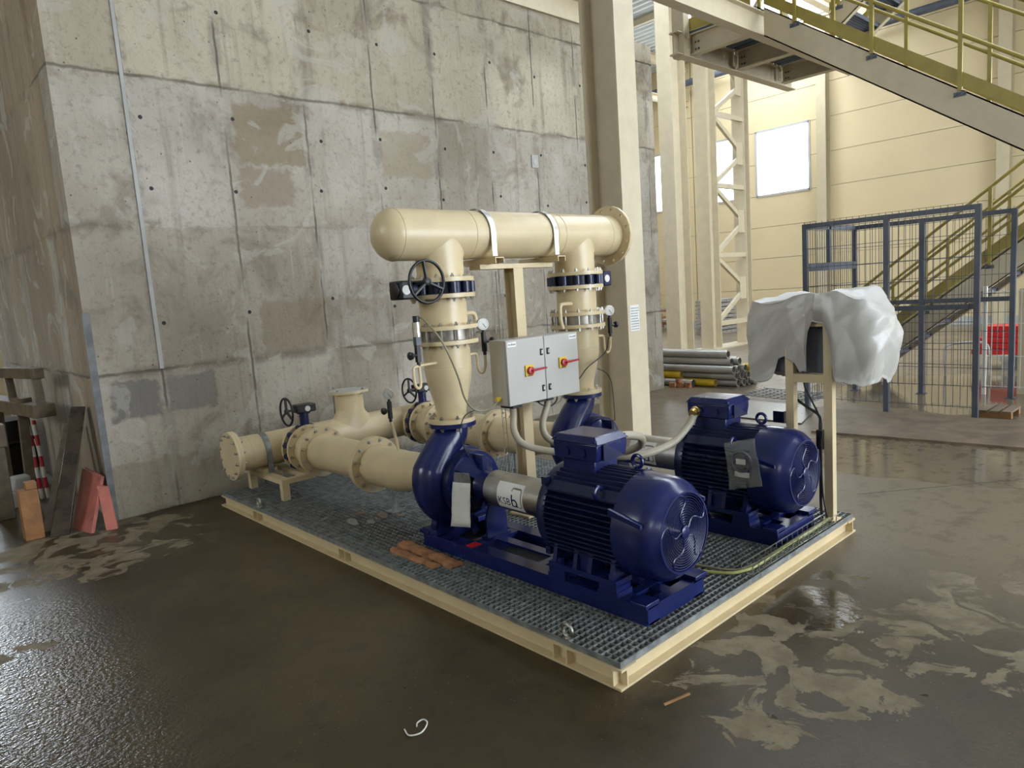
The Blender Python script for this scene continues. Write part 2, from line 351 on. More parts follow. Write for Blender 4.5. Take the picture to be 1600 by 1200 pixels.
def floor_mat():
    k = N('wet_concrete_floor'); x, y, z = k.xyz()
    def blob(cx, cy, rx, ry):
        a = k.math('DIVIDE', k.math('SUBTRACT', x, cx), rx); b = k.math('DIVIDE', k.math('SUBTRACT', y, cy), ry)
        return k.ss(k.math('ADD', k.math('MULTIPLY', a, a), k.math('MULTIPLY', b, b)), 1.0, 0.25)
    mx = lambda *v: v[0] if len(v) == 1 else k.math('MAXIMUM', v[0], mx(*v[1:]))
    # where the slab has begun to dry: by the left wall corner and right of the skid corner
    d = mx(blob(.95, 5.5, 1.0, .95), k.math('MULTIPLY', blob(2.65, 1.25, .95, .62), .95), k.math('MULTIPLY', blob(3.4, .8, .9, .6), .8), k.math('MULTIPLY', blob(.33, 4.0, .22, .16), 1.0))
    n = k.noise(4.6, 6, .60, dist=.8)
    dry = k.ss(k.math('ADD', n, k.math('MULTIPLY', d, .27)), .745, .768)
    water = mx(blob(3.07, 1.40, .34, .26), k.math('MULTIPLY', blob(3.45, 1.55, .22, .35), .6))  # standing water beside the skid
    water = k.ss(k.math('ADD', k.math('MULTIPLY', water, .8), k.math('MULTIPLY', k.math('SUBTRACT', k.noise(5.5, 4, .6, dist=.7), .5), 2.6)), .50, .66)
    dry = k.math('MULTIPLY', dry, k.math('SUBTRACT', 1.0, water))
    nb = k.noise(.8, 4); nf = k.noise(42, 4, .7); nm = k.noise(7, 4, .65)
    wet = k.mix(k.ss(nb, .32, .66), (.042, .030, .014), (.074, .053, .026)); wet = k.mix(k.math('MULTIPLY', k.ss(nm, .48, .68), .55), wet, (.030, .023, .014))
    far = k.ss(k.math('ADD', x, k.math('MULTIPLY', nm, .8)), 3.2, 4.9); wet = k.mix(k.math('MULTIPLY', far, .85), wet, (.205, .165, .112))  # tan reflection of the cream wall painted into the floor colour towards the right
    wet = k.mix(k.math('MULTIPLY', far, k.math('MULTIPLY', k.ss(nm, .5, .62), .55)), wet, (.095, .070, .044))
    dc = k.mix(k.ss(k.noise(9, 4), .35, .65), (.150, .118, .073), (.215, .175, .115))
    c = k.mix(dry, wet, dc); c = k.mix(k.math('MULTIPLY', k.ss(nf, .58, .70), .40), c, (.028, .021, .014))
    vs = k.n('ShaderNodeTexVoronoi'); vs.inputs['Scale'].default_value = 34; k.link(k.pos, vs.inputs['Vector'])
    grit = k.math('MULTIPLY', k.ss(vs.outputs['Distance'], .12, .07), k.ss(k.noise(2.0, 2), .42, .62)); c = k.mix(k.math('MULTIPLY', grit, .55), c, (.24, .20, .14))
    # big puddles under the stairs, grey sandy sheen between
    pud = mx(blob(6.1, 1.9, .85, 1.3), blob(9.6, 2.2, 1.8, 2.6)); pud = k.ss(k.math('ADD', pud, k.math('MULTIPLY', k.math('SUBTRACT', k.noise(1.5, 4), .5), 1.0)), .30, .45)
    pud0 = pud; pud = mx(pud, k.math('MULTIPLY', water, .8))
    rw = k.math('ADD', k.math('MULTIPLY_ADD', k.ss(nb, .35, .65), -.10, k.math('MULTIPLY_ADD', k.math('MULTIPLY', k.ss(x, 1.15, .35), k.ss(y, 5.0, 4.2)), -.14, .36)), k.math('MULTIPLY', nf, .12))
    rw = k.math('ADD', k.math('MULTIPLY', rw, k.math('SUBTRACT', 1.0, pud)), k.math('MULTIPLY', pud, .055))
    sheen = blob(7.5, 4.2, 2.2, 1.7); rw = k.math('ADD', k.math('MULTIPLY', rw, k.math('SUBTRACT', 1.0, sheen)), k.math('MULTIPLY', sheen, .31))
    r = k.math('ADD', k.math('MULTIPLY', rw, k.math('SUBTRACT', 1.0, dry)), k.math('MULTIPLY', dry, .75))
    peb = k.math('MULTIPLY', k.ss(x, .95, .3), k.ss(y, 5.0, 4.2))   # thinly wet, pebbled left foreground
    calm = k.math('SUBTRACT', 1.0, k.math('MULTIPLY', pud, .93))
    cen = lambda q: k.math('SUBTRACT', q, .5)
    hgt = k.math('ADD', k.math('MULTIPLY', cen(k.noise(48, 2, .6)), k.math('MULTIPLY_ADD', peb, 1.1, .10)), k.math('MULTIPLY', cen(nm), .22))
    hgt = k.math('ADD', hgt, k.math('MULTIPLY', cen(k.noise(120, 2, .6)), k.math('MULTIPLY_ADD', far, .30, .05)))
    hgt = k.math('MULTIPLY', hgt, calm); hgt = k.math('ADD', hgt, k.math('MULTIPLY', dry, .06)); hgt = k.math('ADD', hgt, k.math('MULTIPLY', cen(k.noise(22, 2)), k.math('MULTIPLY', water, .16)))
    k.bump(hgt, .55, .012)
    return k.done(c, r, spec=.30)
MT['floor'] = floor_mat()
# ------------------------------------------------------------------ hall shell
XE, YN, YS, XW, ZR = 20.0, 16.0, -12.0, -8.0, 8.35
PI = math.pi
def wall_cells(b, plane, t0, t1, u0, u1, z0, z1, openings):
    us = sorted({u0, u1, *[q for o in openings for q in o[:2] if u0 < q < u1]}); zs = sorted({z0, z1, *[o[2] for o in openings], *[o[3] for o in openings]})
    for i in range(len(us)-1):
        for j in range(len(zs)-1):
            cu, cz = (us[i]+us[i+1])/2, (zs[j]+zs[j+1])/2
            if any(o[0] < cu < o[1] and o[2] < cz < o[3] for o in openings): continue
            if plane == 'x': b.box(t0, t1, us[i], us[i+1], zs[j], zs[j+1])
            else: b.box(us[i], us[i+1], t0, t1, zs[j], zs[j+1])
    return b
struct(B().box(XW-.3, XE+.3, YS-.3, YN+.3, -.25, 0), 'floor', MT['floor'], 'wet brown concrete floor with dried tan patches')
ROW0, ROWH = .2, .915
WZ0, WZ1 = ROW0+4*ROWH, ROW0+6*ROWH
EW = [(9.0, 10.58, WZ0, WZ1), (11.1, 12.5, WZ0, WZ1), (13.3, 14.9, WZ0, WZ1)] + [(y, y+2.6, WZ0, WZ1) for y in (-11.2, -7.2, -3.2)]
w = wall_cells(B(), 'x', XE+.045, XE+.14, YS, YN, 0, ZR+.3, EW)
wall_e = struct(w, 'wall_right', MT['flash'], 'far wall of cream sandwich panels with a window band')
bays = [(.24, 4.4), (4.4, 8.56), (8.56, 12.72), (12.72, 16.0)]
for y0, y1 in bays:
    for r in range(9):
        z0, z1 = ROW0+r*ROWH, ROW0+(r+1)*ROWH
        segs = [(y0+.02, y1-.02)]
        for o in EW:
            if o[2] < (z0+z1)/2 < o[3]:
                segs = [q for a, c in segs for q in ([(a, min(c, o[0]-.03)), (max(a, o[1]+.03), c)] if o[0] < c and o[1] > a else [(a, c)])]
        for a, c in segs:
            if c-a > .02: B().box(XE, XE+.04, a, c, z0+.006, z1-.006).build('wall_panel', MT['panel'], wall_e, flat=True)
B().box(XE-.03, XE+.04, YS, YN, 0, ROW0).build('plinth', MT['plinth'], wall_e)
struct(wall_cells(B(), 'x', XE+.0, XE+.04, YS, .22, 0, ZR+.3, EW), 'wall_right_end', MT['panel'], 'cream panel wall continuing beside the stair')
for i, (a, c, z0, z1) in enumerate(EW):
    if i < 3:
        b = B()
        for q in ((a-.03, a+.03, z0-.03, z1+.03), (c-.03, c+.03, z0-.03, z1+.03), (a, c, z0-.03, z0+.03), (a, c, z1-.03, z1+.03)): b.box(XE-.02, XE+.1, *q)
        if c-a > 1.5: pass
        o = struct(b, 'window_%d' % (i+1), MT['plinth'], 'bright window in the cream panel wall')
        B().box(XE+.03, XE+.042, a+.03, c-.03, z0+.03, z1-.03).build('pane', MT['pane'], o)
    portal((XE+.12, (a+c)/2, (z0+z1)/2), (c-a, z1-z0), (PI/2, 0, PI/2))
# south, west and north walls (behind and beside the viewer)
SO = [(2.5, 12.5, 0, 5.4), (14.5, 18.5, 3.86, 5.7)]
struct(wall_cells(B(), 'y', YS-.14, YS, XW, XE, 0, ZR+.3, SO), 'wall_front', MT['panel'], 'cream panel wall with the open gate')
WO = [(-9, -6, 3.86, 5.7), (4.5, 8, 3.86, 5.7)]  # unseen west windows, added to bring light onto left-facing sides
struct(wall_cells(B(), 'x', XW-.14, XW, YS, YN, 0, ZR+.3, WO), 'wall_left_end', MT['panel'], 'cream panel wall with windows added for light')
NO = [(.9, 2.3, 3.5, 6.2), (11, 14, 3.86, 5.7), (-.2, 1.22, 0, 2.2)]
struct(wall_cells(B(), 'y', YN, YN+.14, XW, XE, 0, ZR+.3, NO), 'wall_back_end', MT['panel'], 'cream panel wall behind the concrete block')
for a, c, z0, z1 in SO: portal(((a+c)/2, YS-.1, (z0+z1)/2), (c-a, z1-z0), (PI/2, 0, 0))
for a, c, z0, z1 in WO: portal((XW-.1, (a+c)/2, (z0+z1)/2), (c-a, z1-z0), (PI/2, 0, -PI/2))
for a, c, z0, z1 in NO: portal(((a+c)/2, YN+.1, (z0+z1)/2), (c-a, z1-z0), (PI/2, 0, PI))
# roof deck, ridges along y, with rooflight strips
SK = [(9.6, 11.2, -10.5, 10.2), (16.6, 19.8, 7.6, 11.4)]
def deck(b, x0, x1, y0, y1):
    n = max(1, round((x1-x0)/.25)); st = (x1-x0)/n; prof = []
    for i in range(n):
        a = x0+i*st; prof += [(a, 0), (a+.4*st, 0), (a+.52*st, -.055), (a+.88*st, -.055)]
    prof.append((x1, 0)); vs = []; fs = []
    for x, z in prof: vs += [(x, y0, ZR+z), (x, y1, ZR+z)]
    for i in range(len(prof)-1): fs.append((2*i, 2*i+1, 2*i+3, 2*i+2))
    b.add(vs, fs)
b = B(); xs = [XW] + [q for s in SK for q in s[:2]] + [XE+.2]
for i in range(0, len(xs), 2): deck(b, xs[i], xs[i+1], YS, YN)
for a, c, y0, y1 in SK: deck(b, a, c, YS, y0); deck(b, a, c, y1, YN)
roof = struct(b, 'ceiling', MT['roof'], 'pale corrugated metal roof deck', flat=True)
for a, c, y0, y1 in SK:
    portal(((a+c)/2, (y0+y1)/2, ZR+.1), (c-a, y1-y0), (0, 0, 0))
def ibeam(b, p0, p1, h, w, tf=.014, tw=.010, up=(0, 0, 1)):
    p0 = Vector(p0); p1 = Vector(p1); up = Vector(up).normalized()
    b.bar(p0+up*(h/2-tf/2), p1+up*(h/2-tf/2), w, tf, up); b.bar(p0-up*(h/2-tf/2), p1-up*(h/2-tf/2), w, tf, up); b.bar(p0, p1, tw, h-2*tf, up); return b
for k, y in enumerate((12.9, 8.0, -2.0)):
    t = thing('roof_truss', ['cream roof truss farthest away under the roof deck', 'cream roof truss above the laced column', 'cream roof truss overhead behind the viewer'][k], 'roof truss', (6, y, 7.3), 'roof trusses')
    ibeam(B(), (XW, y, 8.16), (XE, y, 8.16), .22, .2).build('top_chord', MT['beam'], t)
    ibeam(B(), (XW, y, 7.05), (XE, y, 7.05), .18, .18).build('bottom_chord', MT['beam'], t)
    for i in range(14):
        x = XW+1+2*i; B().bar((x, y, 7.1), (x+(1 if i % 2 else -1)*1.0, y, 8.1), .09, .09).build('web_member', MT['beam'], t)
for k, x in enumerate((9.3, 11.5, 13.6, 15.7)):
    solo(ibeam(B(), (x, YS, 8.2), (x, YN, 8.2), .16, .1), 'roof_purlin', MT['beam'], 'cream roof purlin, number %s counted from the concrete wall end' % ['one', 'two', 'three', 'four'][k], 'purlin', 'roof purlins')
solo(B().tube([(19.6, YS+.2, 7.55), (19.6, YN-.1, 7.55)], .10, 12), 'rain_pipe', MT['fence'], 'dark pipe running along the top of the cream wall', 'pipe')
# wall posts of the far wall
for y in (4.4, 8.56):
    ibeam(B(), (19.86, y, 0), (19.86, y, 8.2), .26, .26, up=(1, 0, 0)).build('wall_post', MT['flash'], wall_e)

# ------------------------------------------------------------------ concrete block
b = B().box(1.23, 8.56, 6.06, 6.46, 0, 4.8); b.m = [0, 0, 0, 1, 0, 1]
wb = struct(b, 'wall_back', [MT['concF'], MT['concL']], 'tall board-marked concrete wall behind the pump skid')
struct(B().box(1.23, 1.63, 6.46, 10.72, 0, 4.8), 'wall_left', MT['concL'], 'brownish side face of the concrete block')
struct(B().box(1.63, 8.56, 6.46, 10.72, 4.5, 4.8), 'trim_1', MT['plinth'], 'concrete roof slab of the block')
struct(B().box(8.16, 8.56, 6.46, 10.72, 0, 4.5), 'wall_block_end', MT['concF'], 'end wall of the concrete block')
B().hexa([(1.712, 6.046, 1.14), (1.742, 6.046, 1.14), (1.742, 6.062, 1.14), (1.712, 6.062, 1.14), (1.700, 6.046, 4.8), (1.724, 6.046, 4.8), (1.724, 6.062, 4.8), (1.700, 6.062, 4.8)]).build('joint_strip', MT['plinth'], wb, 'pale vertical joint strip')
b = B(); b.box(1.224, 1.2305, 6.054, 6.085, 0, 1.62); b.box(1.2305, 1.272, 6.054, 6.0605, 0, 1.62)
MT['guard'] = paint('dull_corner_steel', (.17, .175, .18), .6, var=.25, scale=9)
b.build('corner_guard', MT['guard'], wb, 'blue-grey steel corner guard')
o = B().box(6.08, 6.19, 6.045, 6.06, 3.0, 3.15).build('cast_in_plate', MT['plinth'], wb, 'grey steel plate cast into the wall', bevel=.004)
B().lathe((6.135, 6.045, 3.07), (0, -1, 0), [(0, .036), (.004, .036)], 20).build('disc', MT['grey'], o)
tie = B().lathe((0, 0, 0), (0, -1, 0), [(-.002, .016), (.0015, .016), (.0018, .011)], 12, True, True)
tie_o = None
for i in range(8):
    for z in (1.55, 2.62, 3.12, 4.05):
        x = 1.81+.742*i+random.uniform(-.06, .06); zz = z+random.uniform(-.07, .07)
        if tie_o is None: tie_o = tie.build('tie_hole', MT['dark'], wb); o = tie_o
        else: o = tie_o.copy(); col.objects.link(o); o.parent = wb
        o.location = (x, 6.06, zz)
solo(ibeam(B(), (1.0, 6.16, 4.97), (7.6, 6.16, 4.97), .34, .28), 'capping_beam', MT['beam'], 'cream steel beam lying along the top of the concrete wall', 'beam')

# ------------------------------------------------------------------ columns
CX, CY = 5.17, 4.03
t = thing('steel_column', 'tall cream H-section column standing right behind the skid', 'column', (CX+.14, CY+.19, 0))
b = B(); b.box(CX, CX+.28, CY, CY+.024, 0.02, 8.1); b.box(CX, CX+.28, CY+.37, CY+.394, 0.02, 8.1); b.box(CX+.133, CX+.147, CY+.024, CY+.37, 0.02, 8.1)
b.build('shaft', MT['beam'], t)
b = B().box(CX-.06, CX+.34, CY-.06, CY+.45, 0, .03); b.build('base_plate', MT['beam'], t)
s = B().box(CX+.03, CX+.17, CY-.003, CY, 1.12, 1.36).build('notice_sheet', MT['paper'], t, 'white printed notice')
random.seed(3); b = B()
for j in range(9):
    z = 1.335-.024*j; xx = CX+.045
    while xx < CX+.15:
        l = random.uniform(.008, .022); b.box(xx, xx+l, CY-.0036, CY-.003, z-.009, z-.002); xx += l+.006
b.build('print', MT['dgrey'], s, 'grey print lines', kind='stuff')
def hcol(name, label, x, y, dx, dy, grp=None, along='x'):
    t = thing(name, label, 'column', (x+dx/2, y+dy/2, 0), grp)
    b = B()
    if along == 'x': b.box(x, x+dx, y, y+.02, .02, 8.1).box(x, x+dx, y+dy-.02, y+dy, .02, 8.1).box(x+dx/2-.008, x+dx/2+.008, y+.02, y+dy-.02, .02, 8.1)
    else: b.box(x, x+.02, y, y+dy, .02, 8.1).box(x+dx-.02, x+dx, y, y+dy, .02, 8.1).box(x+.02, x+dx-.02, y+dy/2-.008, y+dy/2+.008, .02, 8.1)
    b.build('shaft', MT['beam'], t); B().box(x-.08, x+dx+.08, y-.08, y+dy+.08, 0, .03).build('base_plate', MT['beam'], t); return t
hcol('hall_column', 'broad cream hall column left of the laced column', 12.55, 8.42, .50, .34, along='y')
t = thing('laced_column', 'cream laced crane column of two chords with zigzag bracing', 'column', (14.5, 8.45, 0))
for x, wd in ((13.62, .36), (15.15, .22)):
    b = B(); b.box(x, x+.02, 8.3, 8.6, .02, 8.1).box(x+wd-.02, x+wd, 8.3, 8.6, .02, 8.1).box(x+.02, x+wd-.02, 8.44, 8.46, .02, 8.1)
    b.build('chord', MT['beam'], t)
for i in range(5):
    z = .55+1.5*i
    B().bar((13.98, 8.36, z), (15.15, 8.36, z), .08, .10).build('strut', MT['beam'], t)
    B().bar((13.98, 8.38, z+.05), (15.15, 8.38, z+.72), .07, .09).build('brace', MT['beam'], t)
    B().bar((15.15, 8.38, z+.78), (13.98, 8.38, z+1.45), .07, .09).build('brace', MT['beam'], t)
    B().box(14.9, 15.15, 8.34, 8.36, z+.5, z+1.0).build('gusset', MT['beam'], t)
B().box(13.5, 15.5, 8.2, 8.7, 0, .03).build('base_plate', MT['beam'], t)

# ------------------------------------------------------------------ stair tower
SL = .703
XS0, XS1 = 7.80, 8.78
def zt(y): return 4.376-(3.839-y)*SL   # top edge of the upper stringers
t = thing('steel_platform', 'cream steel landing high up at the top of the upper stair flight', 'platform', (8.9, 4.5, 4.2))
for x0, x1, y, nm in ((5.2, 10.5, 4.1, 'edge_beam'), (7.5, 10.5, 4.98, 'edge_beam')):
    ibeam(B(), (x0, y, 4.34), (x1, y, 4.34), .26, .13).build(nm, MT['beam'], t)
for x in (7.80, 8.88, 10.1):
    ibeam(B(), (x, 4.17, 4.35), (x, 4.91, 4.35), .24, .11).build('joist', MT['beam'], t)
    b = B().box(x-.14, x-.06, 4.905, 4.915, 4.26, 4.44); 
    for q in ((-.12, 4.30), (-.08, 4.30), (-.12, 4.40), (-.08, 4.40)): b.cyl((x+q[0], 4.897, q[1]), (x+q[0], 4.91, q[1]), .012, n=6)
    b.build('end_plate', MT['beam'], t)
    b = B()
    for q in ((-.008, 4.86, 4.29), (-.008, 4.82, 4.29), (-.008, 4.86, 4.37), (-.008, 4.82, 4.37)): b.cyl((x-.012, q[1], q[2]), (x-.02, q[1], q[2]), .012, n=6)
    b.build('bolts', MT['fence'], t, kind='stuff')
b = B()
for i in range(26): b.box(7.75+i*.105, 7.83+i*.105, 4.05, 5.02, 4.475, 4.50)
b.box(7.72, 10.5, 4.05, 4.07, 4.47, 4.50); b.box(7.72, 10.5, 5.0, 5.02, 4.47, 4.50)
b.build('deck_grating', MT['fence'], t, kind='stuff')
B().box(7.86, 10.5, 5.03, 5.04, 4.50, 4.64).build('kick_plate', MT['olive'], t); B().box(7.73, 7.74, 4.12, 5.03, 4.50, 4.64).build('kick_plate', MT['olive'], t)
B().box(7.60, 7.72, 4.9, 5.06, 4.2, 8.1).build('hanger_post', MT['beam'], t)
for x in (7.80, 8.45, 9.1, 9.75, 10.4): B().box(x-.02, x+.02, 5.04, 5.08, 4.45, 5.5).build('rail_post', MT['olive'], t)
for z in (5.0, 5.5): B().tube([(7.75, 5.06, z), (10.5, 5.06, z)], .02, 10).build('rail', MT['olive'], t)

def flight(name, label, x0, x1, ya, yb, ztop, depth, posts, rails, kick, mat=MT['beam'], nmid=2):
    t = thing(name, label, 'stairs', ((x0+x1)/2, (ya+yb)/2, max(0, min(ztop(ya), ztop(yb))-depth)))
    for x, s in ((x0, 1), (x1, -1)):
        b = B(); a = Vector((x, ya, ztop(ya))); c = Vector((x, yb, ztop(yb))); dn = Vector((0, 0, -depth))
        def plate(o0, o1, zz0, zz1): # parallelogram plate between x offsets and vertical offsets
            b.hexa([(x+o0, ya, ztop(ya)+zz0), (x+o1, ya, ztop(ya)+zz0), (x+o1, yb, ztop(yb)+zz0), (x+o0, yb, ztop(yb)+zz0), (x+o0, ya, ztop(ya)+zz1), (x+o1, ya, ztop(ya)+zz1), (x+o1, yb, ztop(yb)+zz1), (x+o0, yb, ztop(yb)+zz1)])
        plate(0, s*.012, -depth, 0); plate(0, s*.075, -.016, 0); plate(0, s*.075, -depth, -depth+.016)
        b.build('stringer', mat, t)
        B().hexa([(x, ya, ztop(ya)+.03), (x+s*.006, ya, ztop(ya)+.03), (x+s*.006, yb, ztop(yb)+.03), (x, yb, ztop(yb)+.03), (x, ya, ztop(ya)+.03+kick), (x+s*.006, ya, ztop(ya)+.03+kick), (x+s*.006, yb, ztop(yb)+.03+kick), (x, yb, ztop(yb)+.03+kick)]).build('kick_plate', MT['olive'], t)
        for y in posts:
            z = ztop(y); p = B().box(x-.018, x+.018, y-.018, y+.018, z-.02, z+rails[-1]).build('rail_post', MT['olive'], t)
            b = B().box(x-s*.012, x, y-.05, y+.05, z-.07, z-.03)
            for q in (-.03, .03): b.cyl((x-s*.012, y+q, z-.05), (x-s*.026, y+q, z-.05), .013, n=6)
            b.build('foot_bracket', MT['fence'], p)
        for r in rails: B().tube([(x, ya, ztop(ya)+r), (x, yb, ztop(yb)+r)], .019, 10).build('hand_rail' if r == rails[-1] else 'rail', MT['olive'], t)
    n = int(abs(ztop(ya)-ztop(yb))/.19)
    tr = None
    for i in range(n):
        f = (i+.5)/n; y = ya+(yb-ya)*f; z = ztop(y)-depth*.45
        if tr is None:
            b = B()
            for q in range(7): b.box(x0+.02, x1-.02, -.13+q*.042, -.115+q*.042, -.03, 0)
            b.box(x0+.02, x0+.03, -.14, .14, -.04, 0).box(x1-.03, x1-.02, -.14, .14, -.04, 0).box(x0+.02, x1-.02, -.14, -.13, -.045, .0)
            b.v = [(v[0], v[1]+y, v[2]+z) for v in b.v]; tr = b.build('tread', MT['fence'], t); y_, z_ = y, z
        else:
            o = tr.copy(); col.objects.link(o); o.parent = t; o.location = (0, y-y_, z-z_)
    return t
flight('stair_flight', 'upper cream stair flight with olive railings descending to the right', XS0, XS1, 4.0, .9, zt, .308, (3.65, 2.866, 2.087, 1.31), (.48, .96), .13)
def zl(y): return .30+(3.80-y)*.766+.05
flight('stair_flight', 'lower cream stair flight rising to the right behind the wire cage', 9.72, 10.6, 3.9, .9, zl, .30, (3.62, 2.95, 2.28, 1.61, .95), (.30, .58, .86), .15)
def z3(y): return 4.72+(4.1-y)*.72
flight('stair_flight', 'third stair flight climbing above the landing into the roof', 9.55, 10.5, 4.02, 1.6, z3, .28, (3.9, 3.0, 2.1), (.48, .96), .10)
t = thing('stair_landing', 'cream steel landing joining both stair flights on the right', 'platform', (9.2, .35, 2.2))
ibeam(B(), (7.7, .88, 2.2), (10.7, .88, 2.2), .2, .1).build('edge_beam', MT['beam'], t); ibeam(B(), (7.7, -.4, 2.2), (10.7, -.4, 2.2), .2, .1).build('edge_beam', MT['beam'], t)
B().box(7.7, 10.7, -.45, .93, 2.30, 2.33).build('deck_grating', MT['fence'], t)
for x, y in ((7.75, -.4), (10.65, -.4), (7.75, .85), (10.65, .85)): B().box(x-.06, x+.06, y-.06, y+.06, 0, 2.1).build('post', MT['beam'], t)
t = solo(B().box(9.60, 9.70, 1.86, 1.96, 0, 1.2), 'stair_prop', MT['beam'], 'pale steel prop under the lower stair flight', 'post')

# ------------------------------------------------------------------ wire cage
CXF, CXR, CY0, CY1, CZ = 7.91, 9.28, 1.95, 3.62, 2.08
t = thing('wire_cage', 'slate grey guard cage of wire mesh panels below the stairs', 'cage', ((CXF+CXR)/2, (CY0+CY1)/2, 0))
def frame_panel(p0, p1, mid=True, wires=True, wm='wire'):
    p0 = Vector(p0); p1 = Vector(p1); d = (p1-p0); L = d.length; d.normalize()
    B().bar(p0+V(0, 0, CZ-.025), p1+V(0, 0, CZ-.025), .04, .05).build('top_rail', MT['fence'], t)
    if mid: B().bar(p0+V(0, 0, 1.11), p1+V(0, 0, 1.11), .03, .05).build('mid_rail', MT['fence'], t)
    if wires:
        n = int(L/.062); b = B(); off = V(-.022 if abs(d.y) > .5 else 0, 0, 0)
        for i in range(n+1):
            q = p0+d*(L*i/n)+off; b.bar(q+V(0, 0, .10), q+V(0, 0, CZ+.02), .0045, .0045, (1, 0, 0))
        for j in range(10):
            z = .12+(CZ-.12)*j/9.3
            b.bar(p0+off+V(-.004, 0, z), p1+off+V(-.004, 0, z), .006, .006)
        b.build('wire_mesh', MT[wm], t, kind='stuff')
ym = 2.766
for x, y in ((CXF, CY0), (CXF, ym), (CXF, CY1), (CXR, CY0), (CXR, 2.85), (CXR, CY1)):
    B().box(x-.025, x+.025, y-.025, y+.025, 0.008, CZ).build('post', MT['fence'], t)
    B().box(x-.05, x+.05, y-.05, y+.05, 0, .008).build('foot_plate', MT['fence'], t)
frame_panel((CXF, ym, 0), (CXF, CY0, 0)); frame_panel((CXF, CY1, 0), (CXF, ym, 0))
frame_panel((CXR, 2.85, 0), (CXR, CY0, 0)); frame_panel((CXR, CY1, 0), (CXR, 2.85, 0))
frame_panel((CXF, CY1, 0), (CXR, CY1, 0), mid=False)
B().bar((CXF, CY1, 1.6), (CXR, CY1, 1.6), .05, .09).build('door_rail', MT['fence'], t); B().box(8.5, 8.55, CY1-.02, CY1+.02, 1.6, CZ).build('door_bar', MT['fence'], t)
t = thing('mesh_fence', 'white wire mesh fence panel by the red beams', 'fence', (9.5, 2.05, 0))
for y in (2.25, 1.72): B().box(9.28+.16, 9.32+.16, y-.02, y+.02, 0, 1.25).build('post', MT['wwire'], t)
b = B()
for i in range(10): b.bar((9.46, 1.74+i*.055, .08), (9.46, 1.74+i*.055, 1.2), .007, .007, (1, 0, 0))
for z in (.1, .45, .82, 1.18): b.bar((9.46, 1.73, z), (9.46, 2.25, z), .008, .008)
b.build('wire_mesh', MT['wwire'], t, kind='stuff')

# ------------------------------------------------------------------ things stored in the hall
PR = .054
end = {0: [5.72, 5.42, 5.13, 5.10, 5.08, 5.05, 5.1], 1: [5.95, 5.12, 5.10, 5.06, 5.0], 2: [5.10, 5.09, 5.05, 5.0], 3: [5.16, 5.10, 5.2], 4: [5.22, 5.3]}
names = ['lowest', 'second', 'third', 'fourth', 'topmost']
pos = ['first', 'second', 'third', 'fourth', 'fifth', 'sixth', 'seventh']
for r in range(5):
    for i, ye in enumerate(end[r]):
        yel = (r, i) in ((0, 1), (1, 0), (1, 4), (2, 3)); x = 8.80+.055*r*.6+i*.113+(.02 if r % 2 else 0); z = PR+.003+r*.104
        t = thing('steel_pipe', '%s pipe, %s from the concrete wall in the %s row of the stack' % ('yellow' if yel else 'bare grey', pos[i], names[r]), 'pipe', (x, ye, z-PR), 'stacked pipes behind the concrete wall')
        B().pipe((x, ye, z), (x+.02, ye+4.2, z), PR, PR-.008, 24).build('shell', MT['ypipe'] if yel else MT['gpipe'], t)
        B().ring((x, ye-.002, z), (0, 1, 0), 0, .004, PR-.008, PR, 24).build('cut_end', MT['gpipe'] if yel else MT['steel'], t)
for k, (x, y, dx, dy) in enumerate(((8.68, 5.86, .08, .12), (8.70, 5.74, .06, .08), (8.63, 5.96, .07, .08), (8.68, 5.90, .05, .07))):
    b = B(); random.seed(k+20)
    b.hexa([(x+random.uniform(-.015, .015)+sx*dx/2, y+random.uniform(-.015, .015)+sy*dy/2, z) for z in (0 if k < 3 else .07, .075 if k < 3 else .13) for sx, sy in ((-1, -1), (1, -1), (1, 1), (-1, 1))])
    solo(b, 'wood_chunk', MT['brick'], ['largest reddish wood chunk', 'small reddish wood chunk nearest the viewer', 'reddish wood chunk against the wall end', 'wood chunk lying on top of the others'][k] + ' beside the pipe stack', 'wood', 'wood chunks by the pipe stack')
t = thing('plank_stack', 'stack of grey planks standing between the far columns', 'planks', (17.9, 10.8, 0))
for i in range(9): B().box(17.3+random.uniform(-.03, .03), 18.6, 10.5, 11.1, i*.11, i*.11+.085).build('plank', MT['rubble'], t)
t = thing('rubble_heap', 'pile of broken boards by the far wall', 'rubble', (18.6, 13.6, 0))
for i in range(14):
    x, y = 18.8+random.uniform(-.4, .4), 13.5+random.uniform(-.5, .5); a = random.uniform(0, 3); B().bar((x-.4*math.cos(a), y-.4*math.sin(a), .06+i*.05), (x+.4*math.cos(a), y+.4*math.sin(a), .09+i*.05), .12, .06).build('board', MT['brick'] if i % 3 else MT['rubble'], t)
